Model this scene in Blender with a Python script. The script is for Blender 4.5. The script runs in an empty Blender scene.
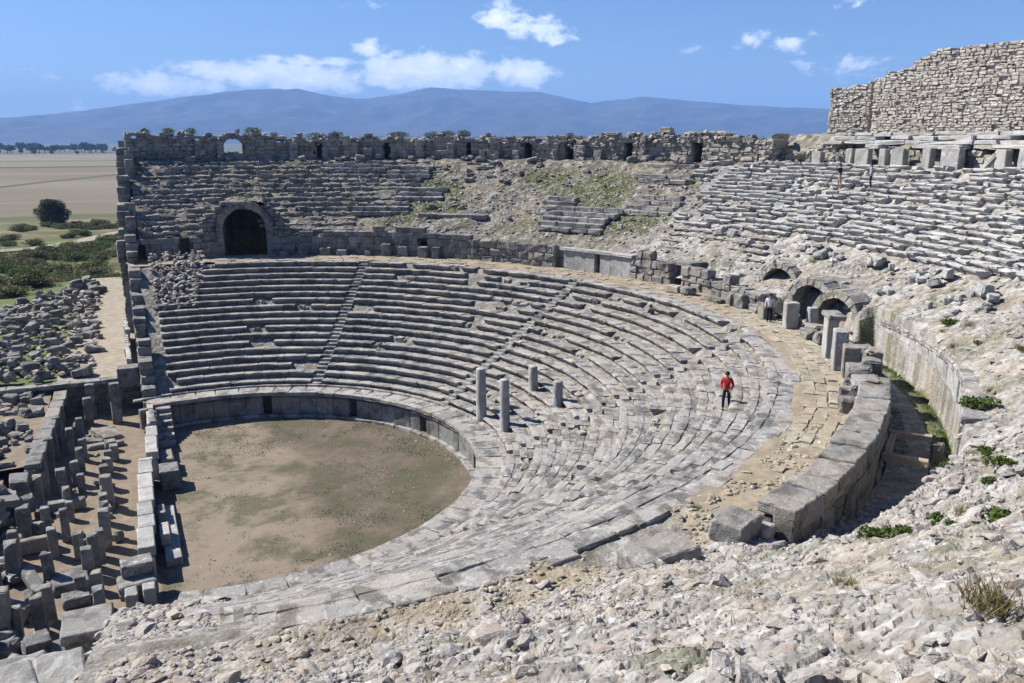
import bpy, math, numpy as np
from mathutils import Vector, Matrix, Euler
rng = np.random.default_rng(11)
PI = math.pi
sc = bpy.context.scene
col = sc.collection
U = lambda a, b: float(rng.uniform(a, b))
def sstep(a, b, x):
    t = np.clip((np.asarray(x, float) - a) / (b - a), 0, 1); return t * t * (3 - 2 * t)
def P(R, th, z=0.0):
    t = math.radians(th); return (R * math.cos(t), R * math.sin(t), z)

# ------------------------------------------------------------------ numeric noise
def _h(ix, iy, s):
    n = (ix.astype(np.int64) * 374761393 + iy.astype(np.int64) * 668265263 + int(s) * 974634777) & 0xFFFFFFFF
    n = ((n ^ (n >> 13)) * 1274126177) & 0xFFFFFFFF
    n = ((n ^ (n >> 16)) * 2246822519) & 0xFFFFFFFF
    return ((n ^ (n >> 15)) & 0xFFFFFF) / float(0x1000000)
def vnoise(x, y, s=0):
    ix = np.floor(x); iy = np.floor(y); fx = x - ix; fy = y - iy
    fx = fx * fx * (3 - 2 * fx); fy = fy * fy * (3 - 2 * fy)
    a = _h(ix, iy, s); b = _h(ix + 1, iy, s); c = _h(ix, iy + 1, s); d = _h(ix + 1, iy + 1, s)
    return (a * (1 - fx) + b * fx) * (1 - fy) + (c * (1 - fx) + d * fx) * fy
def fbm(x, y, s=0, o=4):
    r = 0; a = .5
    for k in range(o):
        r = r + a * vnoise(x * 2 ** k, y * 2 ** k, s + k * 17); a *= .5
    return r / (1 - .5 ** o)
def worley(x, y, cell, s=0):
    X = x / cell; Y = y / cell; ix = np.floor(X); iy = np.floor(Y)
    f1 = np.full(X.shape, 9.); f2 = np.full(X.shape, 9.); idv = np.zeros(X.shape); ox = np.zeros(X.shape); oy = np.zeros(X.shape); id2 = np.zeros(X.shape)
    for dx in (-1, 0, 1):
        for dy in (-1, 0, 1):
            jx = ix + dx; jy = iy + dy
            px = jx + _h(jx, jy, s); py = jy + _h(jx, jy, s + 5)
            d = np.hypot(X - px, Y - py); nw = d < f1
            f2 = np.where(nw, f1, np.minimum(f2, d)); f1 = np.where(nw, d, f1)
            hh = _h(jx, jy, s + 9)
            idv = np.where(nw, hh, idv); id2 = np.where(nw, _h(jx, jy, s + 13), id2)
            ox = np.where(nw, X - px, ox); oy = np.where(nw, Y - py, oy)
    return f1, f2, idv, id2, ox * cell, oy * cell
def rubble(x, y, cell, amp, s):
    """angular stones: each cell a tilted facet with a joint round it; height and a tint 0..1"""
    wx = x + (fbm(x / cell * .9, y / cell * .9, s + 40, 2) - .5) * cell * .7
    wy = y + (fbm(x / cell * .9, y / cell * .9, s + 60, 2) - .5) * cell * .7
    f1, f2, a, b, ox, oy = worley(wx, wy, cell, s)
    h = (a - .35) * amp + (ox * (b - .5) * 1.5 + oy * ((a * 7.3) % 1 - .5) * 1.5) * amp / cell * .8
    g = np.exp(-((f2 - f1) / .13) ** 2)
    return h - g * amp * .5, (a * 3.7 + b) % 1, g

# ------------------------------------------------------------------ mesh collector
_LT = {}
def lattice(nx, ny, nz):
    k = (nx, ny, nz)
    if k in _LT: return _LT[k]
    idx = {}; V = []; Fc = []
    def vid(i, j, l):
        q = (i, j, l)
        if q not in idx: idx[q] = len(V); V.append(q)
        return idx[q]
    for i in range(nx):
        for j in range(ny):
            Fc.append((vid(i, j, nz), vid(i + 1, j, nz), vid(i + 1, j + 1, nz), vid(i, j + 1, nz)))
            Fc.append((vid(i, j, 0), vid(i, j + 1, 0), vid(i + 1, j + 1, 0), vid(i + 1, j, 0)))
    for i in range(nx):
        for l in range(nz):
            Fc.append((vid(i, 0, l), vid(i + 1, 0, l), vid(i + 1, 0, l + 1), vid(i, 0, l + 1)))
            Fc.append((vid(i, ny, l), vid(i, ny, l + 1), vid(i + 1, ny, l + 1), vid(i + 1, ny, l)))
    for j in range(ny):
        for l in range(nz):
            Fc.append((vid(0, j, l), vid(0, j, l + 1), vid(0, j + 1, l + 1), vid(0, j + 1, l)))
            Fc.append((vid(nx, j, l), vid(nx, j + 1, l), vid(nx, j + 1, l + 1), vid(nx, j, l + 1)))
    _LT[k] = (np.array(V, float), np.array(Fc)); return _LT[k]
def axis_coords(L, n, bev):
    b = min(bev, L * .25)
    if n == 1: return np.array([-L / 2, L / 2])
    if n == 2: return np.array([-L / 2, U(-.1, .1) * L, L / 2])
    return np.concatenate([[-L / 2], np.linspace(-L / 2 + b, L / 2 - b, n - 1), [L / 2]])
class MB:
    def __init__(s): s.V = []; s.Q = []; s.T = []; s.tint = []; s.n = 0
    def add(s, v, q=None, t=None, tint=.5):
        v = np.asarray(v, float).reshape(-1, 3)
        if q is not None and len(q): s.Q.append(np.asarray(q, np.int64) + s.n)
        if t is not None and len(t): s.T.append(np.asarray(t, np.int64) + s.n)
        s.V.append(v); s.tint.append(np.full(len(v), tint) if np.isscalar(tint) else np.asarray(tint, float)); s.n += len(v)
    def block(s, c, size, rot=0., jit=.02, bev=.04, n=(3, 3, 3), tint=None, tilt=(0, 0), worn=0.):
        """a cut stone: chamfered lattice box with uneven faces; c is the centre of its underside"""
        if isinstance(n, int): n = (n, n, n)
        V, Fc = lattice(*n)
        ax = [axis_coords(size[k], n[k], bev) for k in range(3)]
        v = np.stack([ax[k][V[:, k].astype(int)] for k in range(3)], 1)
        ext = sum(((V[:, k] == 0) | (V[:, k] == n[k])).astype(int) for k in range(3))
        if min(n) >= 3:
            cut = np.where(ext >= 2, 1.0, 0.0) * min(bev, min(size) * .25) * np.where(ext == 3, .7, .42)
            for k in range(3):
                on = (V[:, k] == 0) | (V[:, k] == n[k])
                v[:, k] -= np.where(on, np.sign(v[:, k]) * cut * rng.uniform(.5, 1.4, len(v)), 0)
        if max(n) >= 5:
            # worn, weathered faces: smooth irregularity, not a random facet per vertex
            sd = int(rng.integers(1, 9999))
            for k in range(3):
                a, b = v[:, (k + 1) % 3] + v[:, k] * .7, v[:, (k + 2) % 3] - v[:, k] * .6
                v[:, k] += (fbm(a * 2.2 + sd, b * 2.2, sd + k, 4) - .5) * jit * 4.2
        else: v += rng.normal(0, jit, v.shape)
        if worn:
            # knock a corner off
            cr = np.array([rng.choice([-1, 1]) * size[k] / 2 for k in range(3)]); cr[2] = abs(cr[2])
            d = np.linalg.norm((v - cr) / np.array(size), axis=1); w = np.clip(1 - d / .55, 0, 1)
            v -= (cr * .9)[None] * (w * worn)[:, None]
        v[:, 2] += size[2] / 2
        M = (Matrix.Rotation(rot, 3, 'Z') @ Matrix.Rotation(tilt[0], 3, 'X') @ Matrix.Rotation(tilt[1], 3, 'Y'))
        v = v @ np.array(M).T + np.array(c)
        s.add(v, Fc, None, rng.uniform() if tint is None else tint)
    def pblock(s, R, th, z, size, **k):
        """block at radius R (inner face), angle th; size = tangential, radial, height"""
        c = P(R + size[1] / 2, th, z); k['rot'] = math.radians(th - 90) + k.get('rot', 0)
        s.block(c, size, **k)
    def prof(s, R, th, z, L, prof, seg=3, jit=.012, tint=None, dz=0, yaw=0, roll=0):
        """a seat stone: profile (r, z) extruded tangentially over L"""
        pr = np.array(prof); m = len(pr); xs = np.linspace(-L / 2, L / 2, seg + 1); xs[1:-1] += rng.uniform(-.08, .08, seg - 1) * L
        v = np.concatenate([np.stack([np.full(m, x), pr[:, 0] + rng.normal(0, jit * .8), pr[:, 1] + rng.normal(0, jit * .5)], 1) for x in xs])
        v += rng.normal(0, jit, v.shape)
        if rng.uniform() < .3:
            e = 0 if rng.uniform() < .5 else seg
            v[e * m + 2:e * m + 5, 1] += U(.03, .14); v[e * m + 3:e * m + 6, 2] -= U(.0, .06)
        q = []
        for a in range(seg):
            for b in range(m - 1): q.append((a * m + b, (a + 1) * m + b, (a + 1) * m + b + 1, a * m + b + 1))
        t = []
        for e, o in ((0, 0), (seg, 1)):
            for b in range(1, m - 1):
                tri = (e * m, e * m + b, e * m + b + 1); t.append(tri if o == 0 else tri[::-1])
        M = Matrix.Rotation(math.radians(th - 90) + yaw, 3, 'Z') @ Matrix.Rotation(roll, 3, 'Y')
        v = v @ np.array(M).T + np.array(P(R, th, z + dz))
        s.add(v, q, t, rng.uniform() if tint is None else tint)
    def rock(s, c, r, flat=.65, tint=None, sub=1):
        V, Fc = ico(sub)
        d = V * (1 + rng.normal(0, .16, (len(V), 1)))
        # planar cuts make it angular
        for k in range(5):
            n = rng.normal(size=3); n /= np.linalg.norm(n); lim = U(.45, .8)
            pr = d @ n; d = d - np.outer(np.maximum(pr - lim, 0), n)
        sc_ = np.array([U(.75, 1.35), U(.7, 1.1), flat * U(.7, 1.2)]) * r
        v = d * sc_
        M = np.array(Euler((U(-.35, .35), U(-.35, .35), U(0, 6.3))).to_matrix())
        s.add(v @ M.T + np.array(c), None, Fc, rng.uniform() if tint is None else tint)
    def tube(s, pts, rad, n=10, tint=.5, cap=True):
        pts = [Vector(p) for p in pts]; V = []; q = []
        for i, p in enumerate(pts):
            d = (pts[min(i + 1, len(pts) - 1)] - pts[max(i - 1, 0)]).normalized()
            a = d.orthogonal().normalized(); b = d.cross(a)
            if abs(d.z) > .9: a = Vector((1, 0, 0)); b = d.cross(a).normalized(); a = b.cross(d)
            r = rad[i] if hasattr(rad, '__len__') else rad
            for k in range(n):
                V.append(p + (a * math.cos(2 * PI * k / n) + b * math.sin(2 * PI * k / n)) * r)
        for i in range(len(pts) - 1):
            for k in range(n): q.append((i * n + k, i * n + (k + 1) % n, (i + 1) * n + (k + 1) % n, (i + 1) * n + k))
        t = []
        if cap:
            for e, o in ((0, 1), (len(pts) - 1, 0)):
                for k in range(1, n - 1):
                    tr = (e * n, e * n + k, e * n + k + 1); t.append(tr if not o else tr[::-1])
        s.add([tuple(p) for p in V], q, t, tint)
    def leaves(s, c, rad, count, size, tint=(.2, .9), shell=.55):
        """leaf-sized faces spread through an ellipsoid"""
        d = rng.normal(size=(count, 3)); d /= np.linalg.norm(d, axis=1)[:, None]
        rr = rng.uniform(shell ** 3, 1, count) ** (1 / 3)
        p = d * rr[:, None] * np.array(rad) + np.array(c)
        a = rng.normal(size=(count, 3)); a /= np.linalg.norm(a, axis=1)[:, None]
        b = np.cross(a, rng.normal(size=(count, 3))); b /= np.linalg.norm(b, axis=1)[:, None]
        sz = size * rng.uniform(.6, 1.4, count)[:, None]
        v = np.stack([p - a * sz, p + b * sz * .55, p + a * sz, p - b * sz * .55], 1).reshape(-1, 3)
        s.add(v, np.arange(count * 4).reshape(-1, 4), None, np.repeat(rng.uniform(tint[0], tint[1], count), 4))
    def blades(s, p, h, w=.012, lean=.5, tint=(.2, .9)):
        p = np.asarray(p, float); n = len(p)
        an = rng.uniform(0, 2 * PI, n); hh = h * rng.uniform(.5, 1.3, n); ww = w * rng.uniform(.7, 1.4, n)
        side = np.stack([np.cos(an), np.sin(an), 0 * an], 1) * ww[:, None]
        an2 = rng.uniform(0, 2 * PI, n); le = lean * hh * rng.uniform(.1, 1, n)
        top = p + np.stack([np.cos(an2) * le, np.sin(an2) * le, hh], 1)
        v = np.stack([p - side, p + side, top], 1).reshape(-1, 3)
        s.add(v, None, np.arange(n * 3).reshape(-1, 3), np.repeat(rng.uniform(tint[0], tint[1], n), 3))
    def mesh(s, name, attrs=None, smooth=False):
        v = np.concatenate(s.V) if s.V else np.zeros((0, 3)); tint = np.concatenate(s.tint) if s.V else np.zeros(0)
        Q = np.concatenate(s.Q) if s.Q else np.zeros((0, 4), np.int64); T = np.concatenate(s.T) if s.T else np.zeros((0, 3), np.int64)
        me = bpy.data.meshes.new(name); me.vertices.add(len(v)); me.vertices.foreach_set('co', v.astype(np.float32).ravel())
        lo = np.concatenate([Q.ravel(), T.ravel()]).astype(np.int32); me.loops.add(len(lo)); me.loops.foreach_set('vertex_index', lo)
        npoly = len(Q) + len(T); me.polygons.add(npoly)
        st = np.concatenate([np.arange(len(Q)) * 4, len(Q) * 4 + np.arange(len(T)) * 3]).astype(np.int32)
        me.polygons.foreach_set('loop_start', st)
        me.polygons.foreach_set('use_smooth', np.full(npoly, smooth))
        me.update(calc_edges=True); me.validate()
        at = me.attributes.new('tint', 'FLOAT', 'POINT'); at.data.foreach_set('value', tint.astype(np.float32))
        for k, a in (attrs or {}).items():
            at = me.attributes.new(k, 'FLOAT', 'POINT'); at.data.foreach_set('value', np.asarray(a, np.float32))
        return me
    def build(s, name, mat, parent=None, smooth=False, attrs=None):
        o = bpy.data.objects.new(name, s.mesh(name, attrs, smooth)); o.data.materials.append(mat); col.objects.link(o)
        if parent: o.parent = parent
        return o
_ICO = {}
def ico(sub):
    if sub in _ICO: return _ICO[sub]
    import bmesh
    bm = bmesh.new(); bmesh.ops.create_icosphere(bm, subdivisions=sub, radius=1)
    bm.verts.ensure_lookup_table(); V = np.array([v.co[:] for v in bm.verts]); Fc = np.array([[v.index for v in f.verts] for f in bm.faces]); bm.free()
    _ICO[sub] = (V, Fc); return _ICO[sub]
def tag(o, label=None, cat=None, group=None, kind=None):
    if label: o['label'] = label
    if cat: o['category'] = cat
    if group: o['group'] = group
    if kind or cat: o['kind'] = kind or 'thing'
    return o
def empty(name, loc, label, cat, group=None, rz=0):
    o = bpy.data.objects.new(name, None); col.objects.link(o); o.location = loc; o.rotation_euler = (0, 0, rz); o.empty_display_size = .3
    return tag(o, label, cat, group)
def local(mb, loc):
    for v in mb.V: v -= np.array(loc)
    return mb
def copy_thing(o, loc, rot=None, scale=None, label=None):
    c = o.copy(); col.objects.link(c); c.location = loc
    if rot is not None: c.rotation_euler = rot
    if scale is not None: c.scale = scale
    if label: c['label'] = label
    for ch in o.children:
        d = ch.copy(); col.objects.link(d); d.parent = c
    return c

# ------------------------------------------------------------------ materials
class NT:
    def __init__(s, nt): s.nt = nt; s.nt.nodes.clear()
    def n(s, typ, **k):
        o = s.nt.nodes.new(typ)
        for a, b in k.items():
            if a.startswith('i_'):
                key = a[2:]; key = int(key) if key.isdigit() else key.replace('_', ' ')
                s.set(o.inputs[key], b)
            else: setattr(o, a, b)
        return o
    def set(s, inp, val):
        if isinstance(val, bpy.types.NodeSocket): s.nt.links.new(val, inp)
        else: inp.default_value = val
    def math(s, op, a, b=0., clamp=False):
        o = s.n('ShaderNodeMath', operation=op, use_clamp=clamp); s.set(o.inputs[0], a); s.set(o.inputs[1], b); return o.outputs[0]
    def mix(s, f, a, b, mode='MIX'):
        o = s.n('ShaderNodeMix', data_type='RGBA', blend_type=mode); s.set(o.inputs[0], f)
        for i, val in ((6, a), (7, b)):
            s.set(o.inputs[i], tuple(val) + (1,) if isinstance(val, (tuple, list)) and len(val) == 3 else val)
        return o.outputs[2]
    def noise(s, vec, scale, detail=4, rough=.55, dist=0.):
        o = s.n('ShaderNodeTexNoise', i_Scale=scale, i_Detail=detail, i_Roughness=rough, i_Distortion=dist)
        if vec is not None: s.set(o.inputs['Vector'], vec)
        return o.outputs[0]
    def ramp(s, f, lo, hi):
        o = s.n('ShaderNodeMapRange', interpolation_type='SMOOTHSTEP'); s.set(o.inputs[0], f); s.set(o.inputs[1], lo); s.set(o.inputs[2], hi); return o.outputs[0]
    def attr(s, name): return s.n('ShaderNodeAttribute', attribute_name=name).outputs['Fac']
    def pos(s): return s.n('ShaderNodeNewGeometry').outputs['Position']
def new_mat(name):
    m = bpy.data.materials.new(name); m.use_nodes = True; return m, NT(m.node_tree)
def finish(m, t, colr, rough=.9, bump=None, bstr=.5, bdist=.03, spec=.2):
    b = t.n('ShaderNodeBsdfPrincipled'); colr = t.mix(1.0, colr, (ALB, ALB, ALB), 'MULTIPLY'); t.set(b.inputs['Base Color'], colr)
    t.set(b.inputs['Roughness'], rough); b.inputs['Specular IOR Level'].default_value = spec
    if bump is not None:
        bn = t.n('ShaderNodeBump', i_Strength=bstr, i_Distance=bdist); t.set(bn.inputs['Height'], bump); t.nt.links.new(bn.outputs[0], b.inputs['Normal'])
    o = t.n('ShaderNodeOutputMaterial'); t.nt.links.new(b.outputs[0], o.inputs[0]); return m
def stone_mat(name, light, mid, dark, warm=(.36, .27, .17), darkness=.5, warmth=.25, bumpd=.03, scale=1.):
    """weathered limestone: each block its own tone (tint), pale wear, grey lichen in patches, ochre stains"""
    m, t = new_mat(name); p = t.pos(); rnd = t.n('ShaderNodeObjectInfo').outputs['Random']
    tint = t.math('FRACT', t.math('ADD', t.attr('tint'), rnd))
    n1 = t.noise(p, 1.1 * scale, 6, .62); n2 = t.noise(p, 5.5 * scale, 5, .7, .4); n3 = t.noise(p, 26 * scale, 3, .6); n4 = t.noise(p, .45 * scale, 3)
    base = t.mix(tint, mid, light); n5 = t.noise(p, 2.6 * scale, 7, .72, .8)
    pale = tuple(min(.68, x * 1.45) for x in light)
    base = t.mix(t.math('MULTIPLY', t.ramp(n5, .54, .62), .75), base, pale)
    base = t.mix(t.math('MULTIPLY', t.ramp(n2, .5, .68), .55), base, light)
    base = t.mix(t.math('MULTIPLY', t.ramp(n1, .48, .6), darkness), base, dark)
    base = t.mix(t.math('MULTIPLY', t.ramp(n2, .42, .27), darkness * .9), base, dark)
    w = t.math('MULTIPLY', t.ramp(t.math('ADD', n4, t.math('MULTIPLY', tint, .25)), .56, .76), warmth)
    base = t.mix(w, base, warm)
    base = t.mix(t.math('MULTIPLY', t.ramp(n3, .55, .68), .5), base, dark)
    base = t.mix(t.math('MULTIPLY', t.ramp(n3, .42, .32), .35), base, pale)
    h = t.math('ADD', t.math('MULTIPLY', n2, 1.), t.math('MULTIPLY', n3, .45))
    return finish(m, t, base, .92, h, .9, bumpd * 1.3)
M = {}
ALB = .76
M['seat'] = stone_mat('seat_limestone', (.44, .425, .40), (.26, .25, .24), (.075, .075, .073), darkness=.72, warmth=.2)
M['wall'] = stone_mat('grey_ashlar', (0.315, 0.307, 0.292), (0.203, 0.199, 0.188), (0.068, 0.068, 0.066), darkness=.65, warmth=.25)
M['dark'] = stone_mat('lichened_stone', (.33, .325, .31), (.2, .2, .19), (.07, .07, .065), darkness=.6, warmth=.2)
M['bleached'] = stone_mat('bleached_limestone', (.58, .57, .55), (.43, .425, .41), (.16, .16, .16), darkness=.35, warmth=.15)
M['pale'] = stone_mat('pale_marble', (0.492, 0.480, 0.459), (0.369, 0.361, 0.344), (0.164, 0.164, 0.164), darkness=.35, warmth=.15)
M['castle'] = stone_mat('castle_stone', (.66, .61, .55), (.47, .425, .37), (.19, .175, .155), warm=(.44, .33, .24), darkness=.35, warmth=.3)
M['gallery'] = stone_mat('gallery_stone', (.50, .47, .42), (.33, .31, .275), (.10, .098, .09), warm=(.38, .30, .19), darkness=.5, warmth=.3)
M['flag'] = stone_mat('ochre_flagstone', (.46, .42, .345), (.33, .29, .22), (.15, .14, .12), warm=(.35, .27, .155), darkness=.35, warmth=.45)
M['rock'] = stone_mat('loose_limestone', (0.527, 0.501, 0.468), (0.323, 0.297, 0.272), (0.145, 0.140, 0.136), warm=(.42, .3, .19), darkness=.4, warmth=.4, scale=1.6)
M['beam'] = stone_mat('ochre_stone_bar', (.5, .4, .3), (.4, .32, .24), (.2, .17, .14), darkness=.2, warmth=.3)
def rubble_mat():
    m, t = new_mat('rubble_ground'); p = t.pos(); tint = t.attr('tint'); joint = t.attr('joint'); veg = t.attr('veg'); dirt = t.attr('dirt')
    n1 = t.noise(p, 1.5, 6, .65); n2 = t.noise(p, 9, 5, .7); n3 = t.noise(p, 38, 3, .6); n0 = t.noise(p, .35, 3)
    vo = t.n('ShaderNodeTexVoronoi', i_Scale=9.); t.set(vo.inputs['Vector'], p)
    vc = t.n('ShaderNodeSeparateColor'); t.nt.links.new(vo.outputs['Color'], vc.inputs[0])
    vo2 = t.n('ShaderNodeTexVoronoi', i_Scale=22.); t.set(vo2.inputs['Vector'], p)
    vc2 = t.n('ShaderNodeSeparateColor'); t.nt.links.new(vo2.outputs['Color'], vc2.inputs[0])
    base = t.mix(tint, (.19, .184, .175), (.50, .487, .465))
    base = t.mix(t.math('MULTIPLY', t.ramp(vc.outputs[0], .72, .95), .65), base, (.60, .585, .56))
    base = t.mix(t.math('MULTIPLY', t.ramp(vc2.outputs[0], .6, 1.), .45), base, (.47, .43, .375))
    base = t.mix(t.math('MULTIPLY', t.ramp(vc.outputs[1], .8, .98), .4), base, (.36, .25, .17))
    base = t.mix(t.math('MULTIPLY', t.ramp(n1, .52, .66), .6), base, (.13, .127, .12))
    base = t.mix(t.math('MULTIPLY', joint, t.ramp(n2, .3, .6)), base, (.27, .238, .195))
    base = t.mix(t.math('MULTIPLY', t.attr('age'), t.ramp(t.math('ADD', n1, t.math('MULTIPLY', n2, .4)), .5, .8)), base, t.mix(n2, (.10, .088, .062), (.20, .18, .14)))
    d = t.math('MULTIPLY', dirt, t.ramp(t.math('ADD', n2, t.math('MULTIPLY', n1, .5)), .5, .85))
    base = t.mix(d, base, t.mix(n2, (.28, .205, .125), (.44, .36, .25)))
    v = t.math('MULTIPLY', veg, t.ramp(t.math('ADD', n2, n1), .75, 1.15))
    base = t.mix(v, base, t.mix(n3, (.07, .095, .025), (.17, .17, .07)))
    h = t.math('ADD', t.math('ADD', n2, t.math('MULTIPLY', n3, .4)), t.math('MULTIPLY', vo.outputs['Distance'], -.8))
    return finish(m, t, base, .95, h, .8, .04)
M['rubble'] = rubble_mat()
def ground_mat(name, a, b, grass, gthr, sc_=1., patch=None):
    m, t = new_mat(name); p = t.pos(); n1 = t.noise(p, .28 * sc_, 5, .6, .3); n2 = t.noise(p, 1.6 * sc_, 6, .7); n3 = t.noise(p, 14, 4, .7); n4 = t.noise(p, .5 * sc_, 4, .65)
    base = t.mix(t.ramp(n2, .3, .7), a, b)
    base = t.mix(t.math('MULTIPLY', t.ramp(n3, .5, .75), .35), base, tuple(x * .6 for x in a))
    g = t.math('MULTIPLY', t.ramp(t.math('ADD', t.math('MULTIPLY', n1, 1.), t.math('MULTIPLY', n2, .45)), gthr, gthr + .16), t.ramp(n3, .3, .6))
    base = t.mix(t.math('MULTIPLY', t.ramp(n4, .5, .68), .5), base, tuple(x * .62 for x in b))
    if patch: base = t.mix(t.math('MULTIPLY', t.ramp(t.math('ADD', t.n('ShaderNodeSeparateXYZ', i_0=p).outputs[0], t.math('MULTIPLY', t.math('SUBTRACT', n1, .5), 14.)), 5.5, .5), .75), base, patch)
    base = t.mix(g, base, grass)
    if patch: n6 = t.noise(p, 45, 3, .7); base = t.mix(t.math('MULTIPLY', t.ramp(n6, .56, .68), .5), base, (.36, .32, .27)); base = t.mix(t.math('MULTIPLY', t.ramp(n6, .42, .32), .5), base, (.07, .06, .045))
    return finish(m, t, base, .95, t.math('ADD', n3, n2), .6, .04)
M['orch'] = ground_mat('orchestra_earth', (.13, .10, .073), (.20, .16, .12), (.075, .08, .042), .66, patch=(.30, .245, .187))
M['stage'] = ground_mat('stage_earth', (.215, .165, .12), (.30, .245, .185), (.15, .12, .07), .95)
M['path'] = ground_mat('pale_path', (.30, .25, .19), (.43, .38, .31), (.19, .17, .11), .85)
def leaf_mat(name, a, b, c=None):
    m, t = new_mat(name); rnd = t.n('ShaderNodeObjectInfo').outputs['Random']; tint = t.attr('tint'); n = t.noise(t.pos(), 1.3, 3)
    base = t.mix(tint, a, b)
    if c: base = t.mix(t.math('MULTIPLY', t.ramp(t.math('ADD', t.math('MULTIPLY', rnd, .7), t.math('MULTIPLY', n, .6)), .5, .85), .8), base, c)
    base = t.mix(1.0, base, (ALB, ALB, ALB), 'MULTIPLY'); bs = t.n('ShaderNodeBsdfPrincipled'); t.set(bs.inputs['Base Color'], base); bs.inputs['Roughness'].default_value = .7; bs.inputs['Specular IOR Level'].default_value = .15
    tr = t.n('ShaderNodeBsdfTranslucent'); t.set(tr.inputs[0], base)
    mx = t.n('ShaderNodeMixShader'); mx.inputs[0].default_value = .25; t.nt.links.new(bs.outputs[0], mx.inputs[1]); t.nt.links.new(tr.outputs[0], mx.inputs[2])
    o = t.n('ShaderNodeOutputMaterial'); t.nt.links.new(mx.outputs[0], o.inputs[0]); return m
M['leaf'] = leaf_mat('dark_leaf', (.035, .055, .018), (.075, .10, .035))
M['bush'] = leaf_mat('bush_leaf', (.07, .105, .028), (.14, .19, .055), (.17, .145, .07))
M['weed'] = leaf_mat('weed_leaf', (.06, .10, .02), (.14, .20, .05))
M['dry'] = leaf_mat('dry_grass', (.20, .16, .07), (.33, .27, .13), (.12, .14, .05))
M['sparse'] = leaf_mat('sparse_turf', (.06, .065, .028), (.105, .10, .05))
M['grass'] = leaf_mat('green_grass', (.06, .10, .02), (.13, .18, .045))
def plain_colour(name, c, rough=.6):
    m, t = new_mat(name); n = t.noise(t.pos(), 30, 3); base = t.mix(n, tuple(x * .75 for x in c), tuple(min(1, x * 1.2) for x in c)); return finish(m, t, base, rough)
M['bark'] = plain_colour('bark', (.09, .07, .05))

M['scrub'] = ground_mat('scrub_ground', (.15, .13, .07), (.22, .185, .115), (.095, .15, .032), .48)
# ------------------------------------------------------------------ the shape of the theatre (metres, centre of the orchestra = origin)
R0, HP, NROW, RISE = 14.0, 1.85, 18, .398
FIRST = 15.6
def R1(th): return 29.2 + 2.0 * sstep(20, 75, th)
def RW(th): return 32.6 + 2.7 * sstep(20, 75, th)
def run(th): return (R1(th) - FIRST) / NROW
def z2(R): return 17.4 - .47 * np.maximum(49.5 - R, 0)
TR0, TR1 = 33.2, 35.45                                   # the open ring corridor (trench)
def zbase(R, th):
    R = np.asarray(R, float); th = np.asarray(th, float)
    w = 1 - sstep(-84, -64, th)
    fg = np.minimum(8.93 + (.57 + .07 * sstep(-80, -72, th)) * np.maximum(R - 30.9 - 2.3 * sstep(-80, -73, th), 0), 17.75)
    low = 8.93 - .47 * np.maximum(29.6 - R, 0)
    fg = np.where(R < 29.6, low, fg)
    z = fg * w + z2(R) * (1 - w)
    # outside the near end the ruin drops towards the stage
    x = R * np.cos(np.radians(th))
    y = R * np.sin(np.radians(th)); drop = sstep(-5.3, -6.5, x + .25 * np.sin(y * 1.7)) * (th < -90)
    z = z * (1 - drop) + np.minimum(z, .9 + .40 * np.maximum(-y - 15.6, 0)) * drop
    # trench
    tr = sstep(TR1 + .08 + .5 * sstep(-57, -62, th), TR1 - .02 - .3 * sstep(-57, -62, th), R) * sstep(-74, -70, th) * sstep(-23.5, -25.5, th)
    zf = 8.0 + 1.1 * sstep(-60, -72, th) + np.maximum(R - 33.7, 0) * .85 * sstep(-57, -62, th)
    z = z * (1 - tr) + zf * tr
    # open pocket in front of the broken vault arches
    pk = sstep(34.7, 34.3, R) * sstep(-26, -25, th) * sstep(-11.5, -12.8, th); z = z * (1 - pk) + 8.95 * pk
    # mound over the big vaulted passage, far side
    dth = np.abs(th - 79.8) * R * PI / 180
    z = np.maximum(z, np.where((th > 60), 13.95 - 1.2 * np.maximum(dth - 1.6, 0) ** 1.3, -9))
    return z
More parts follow.
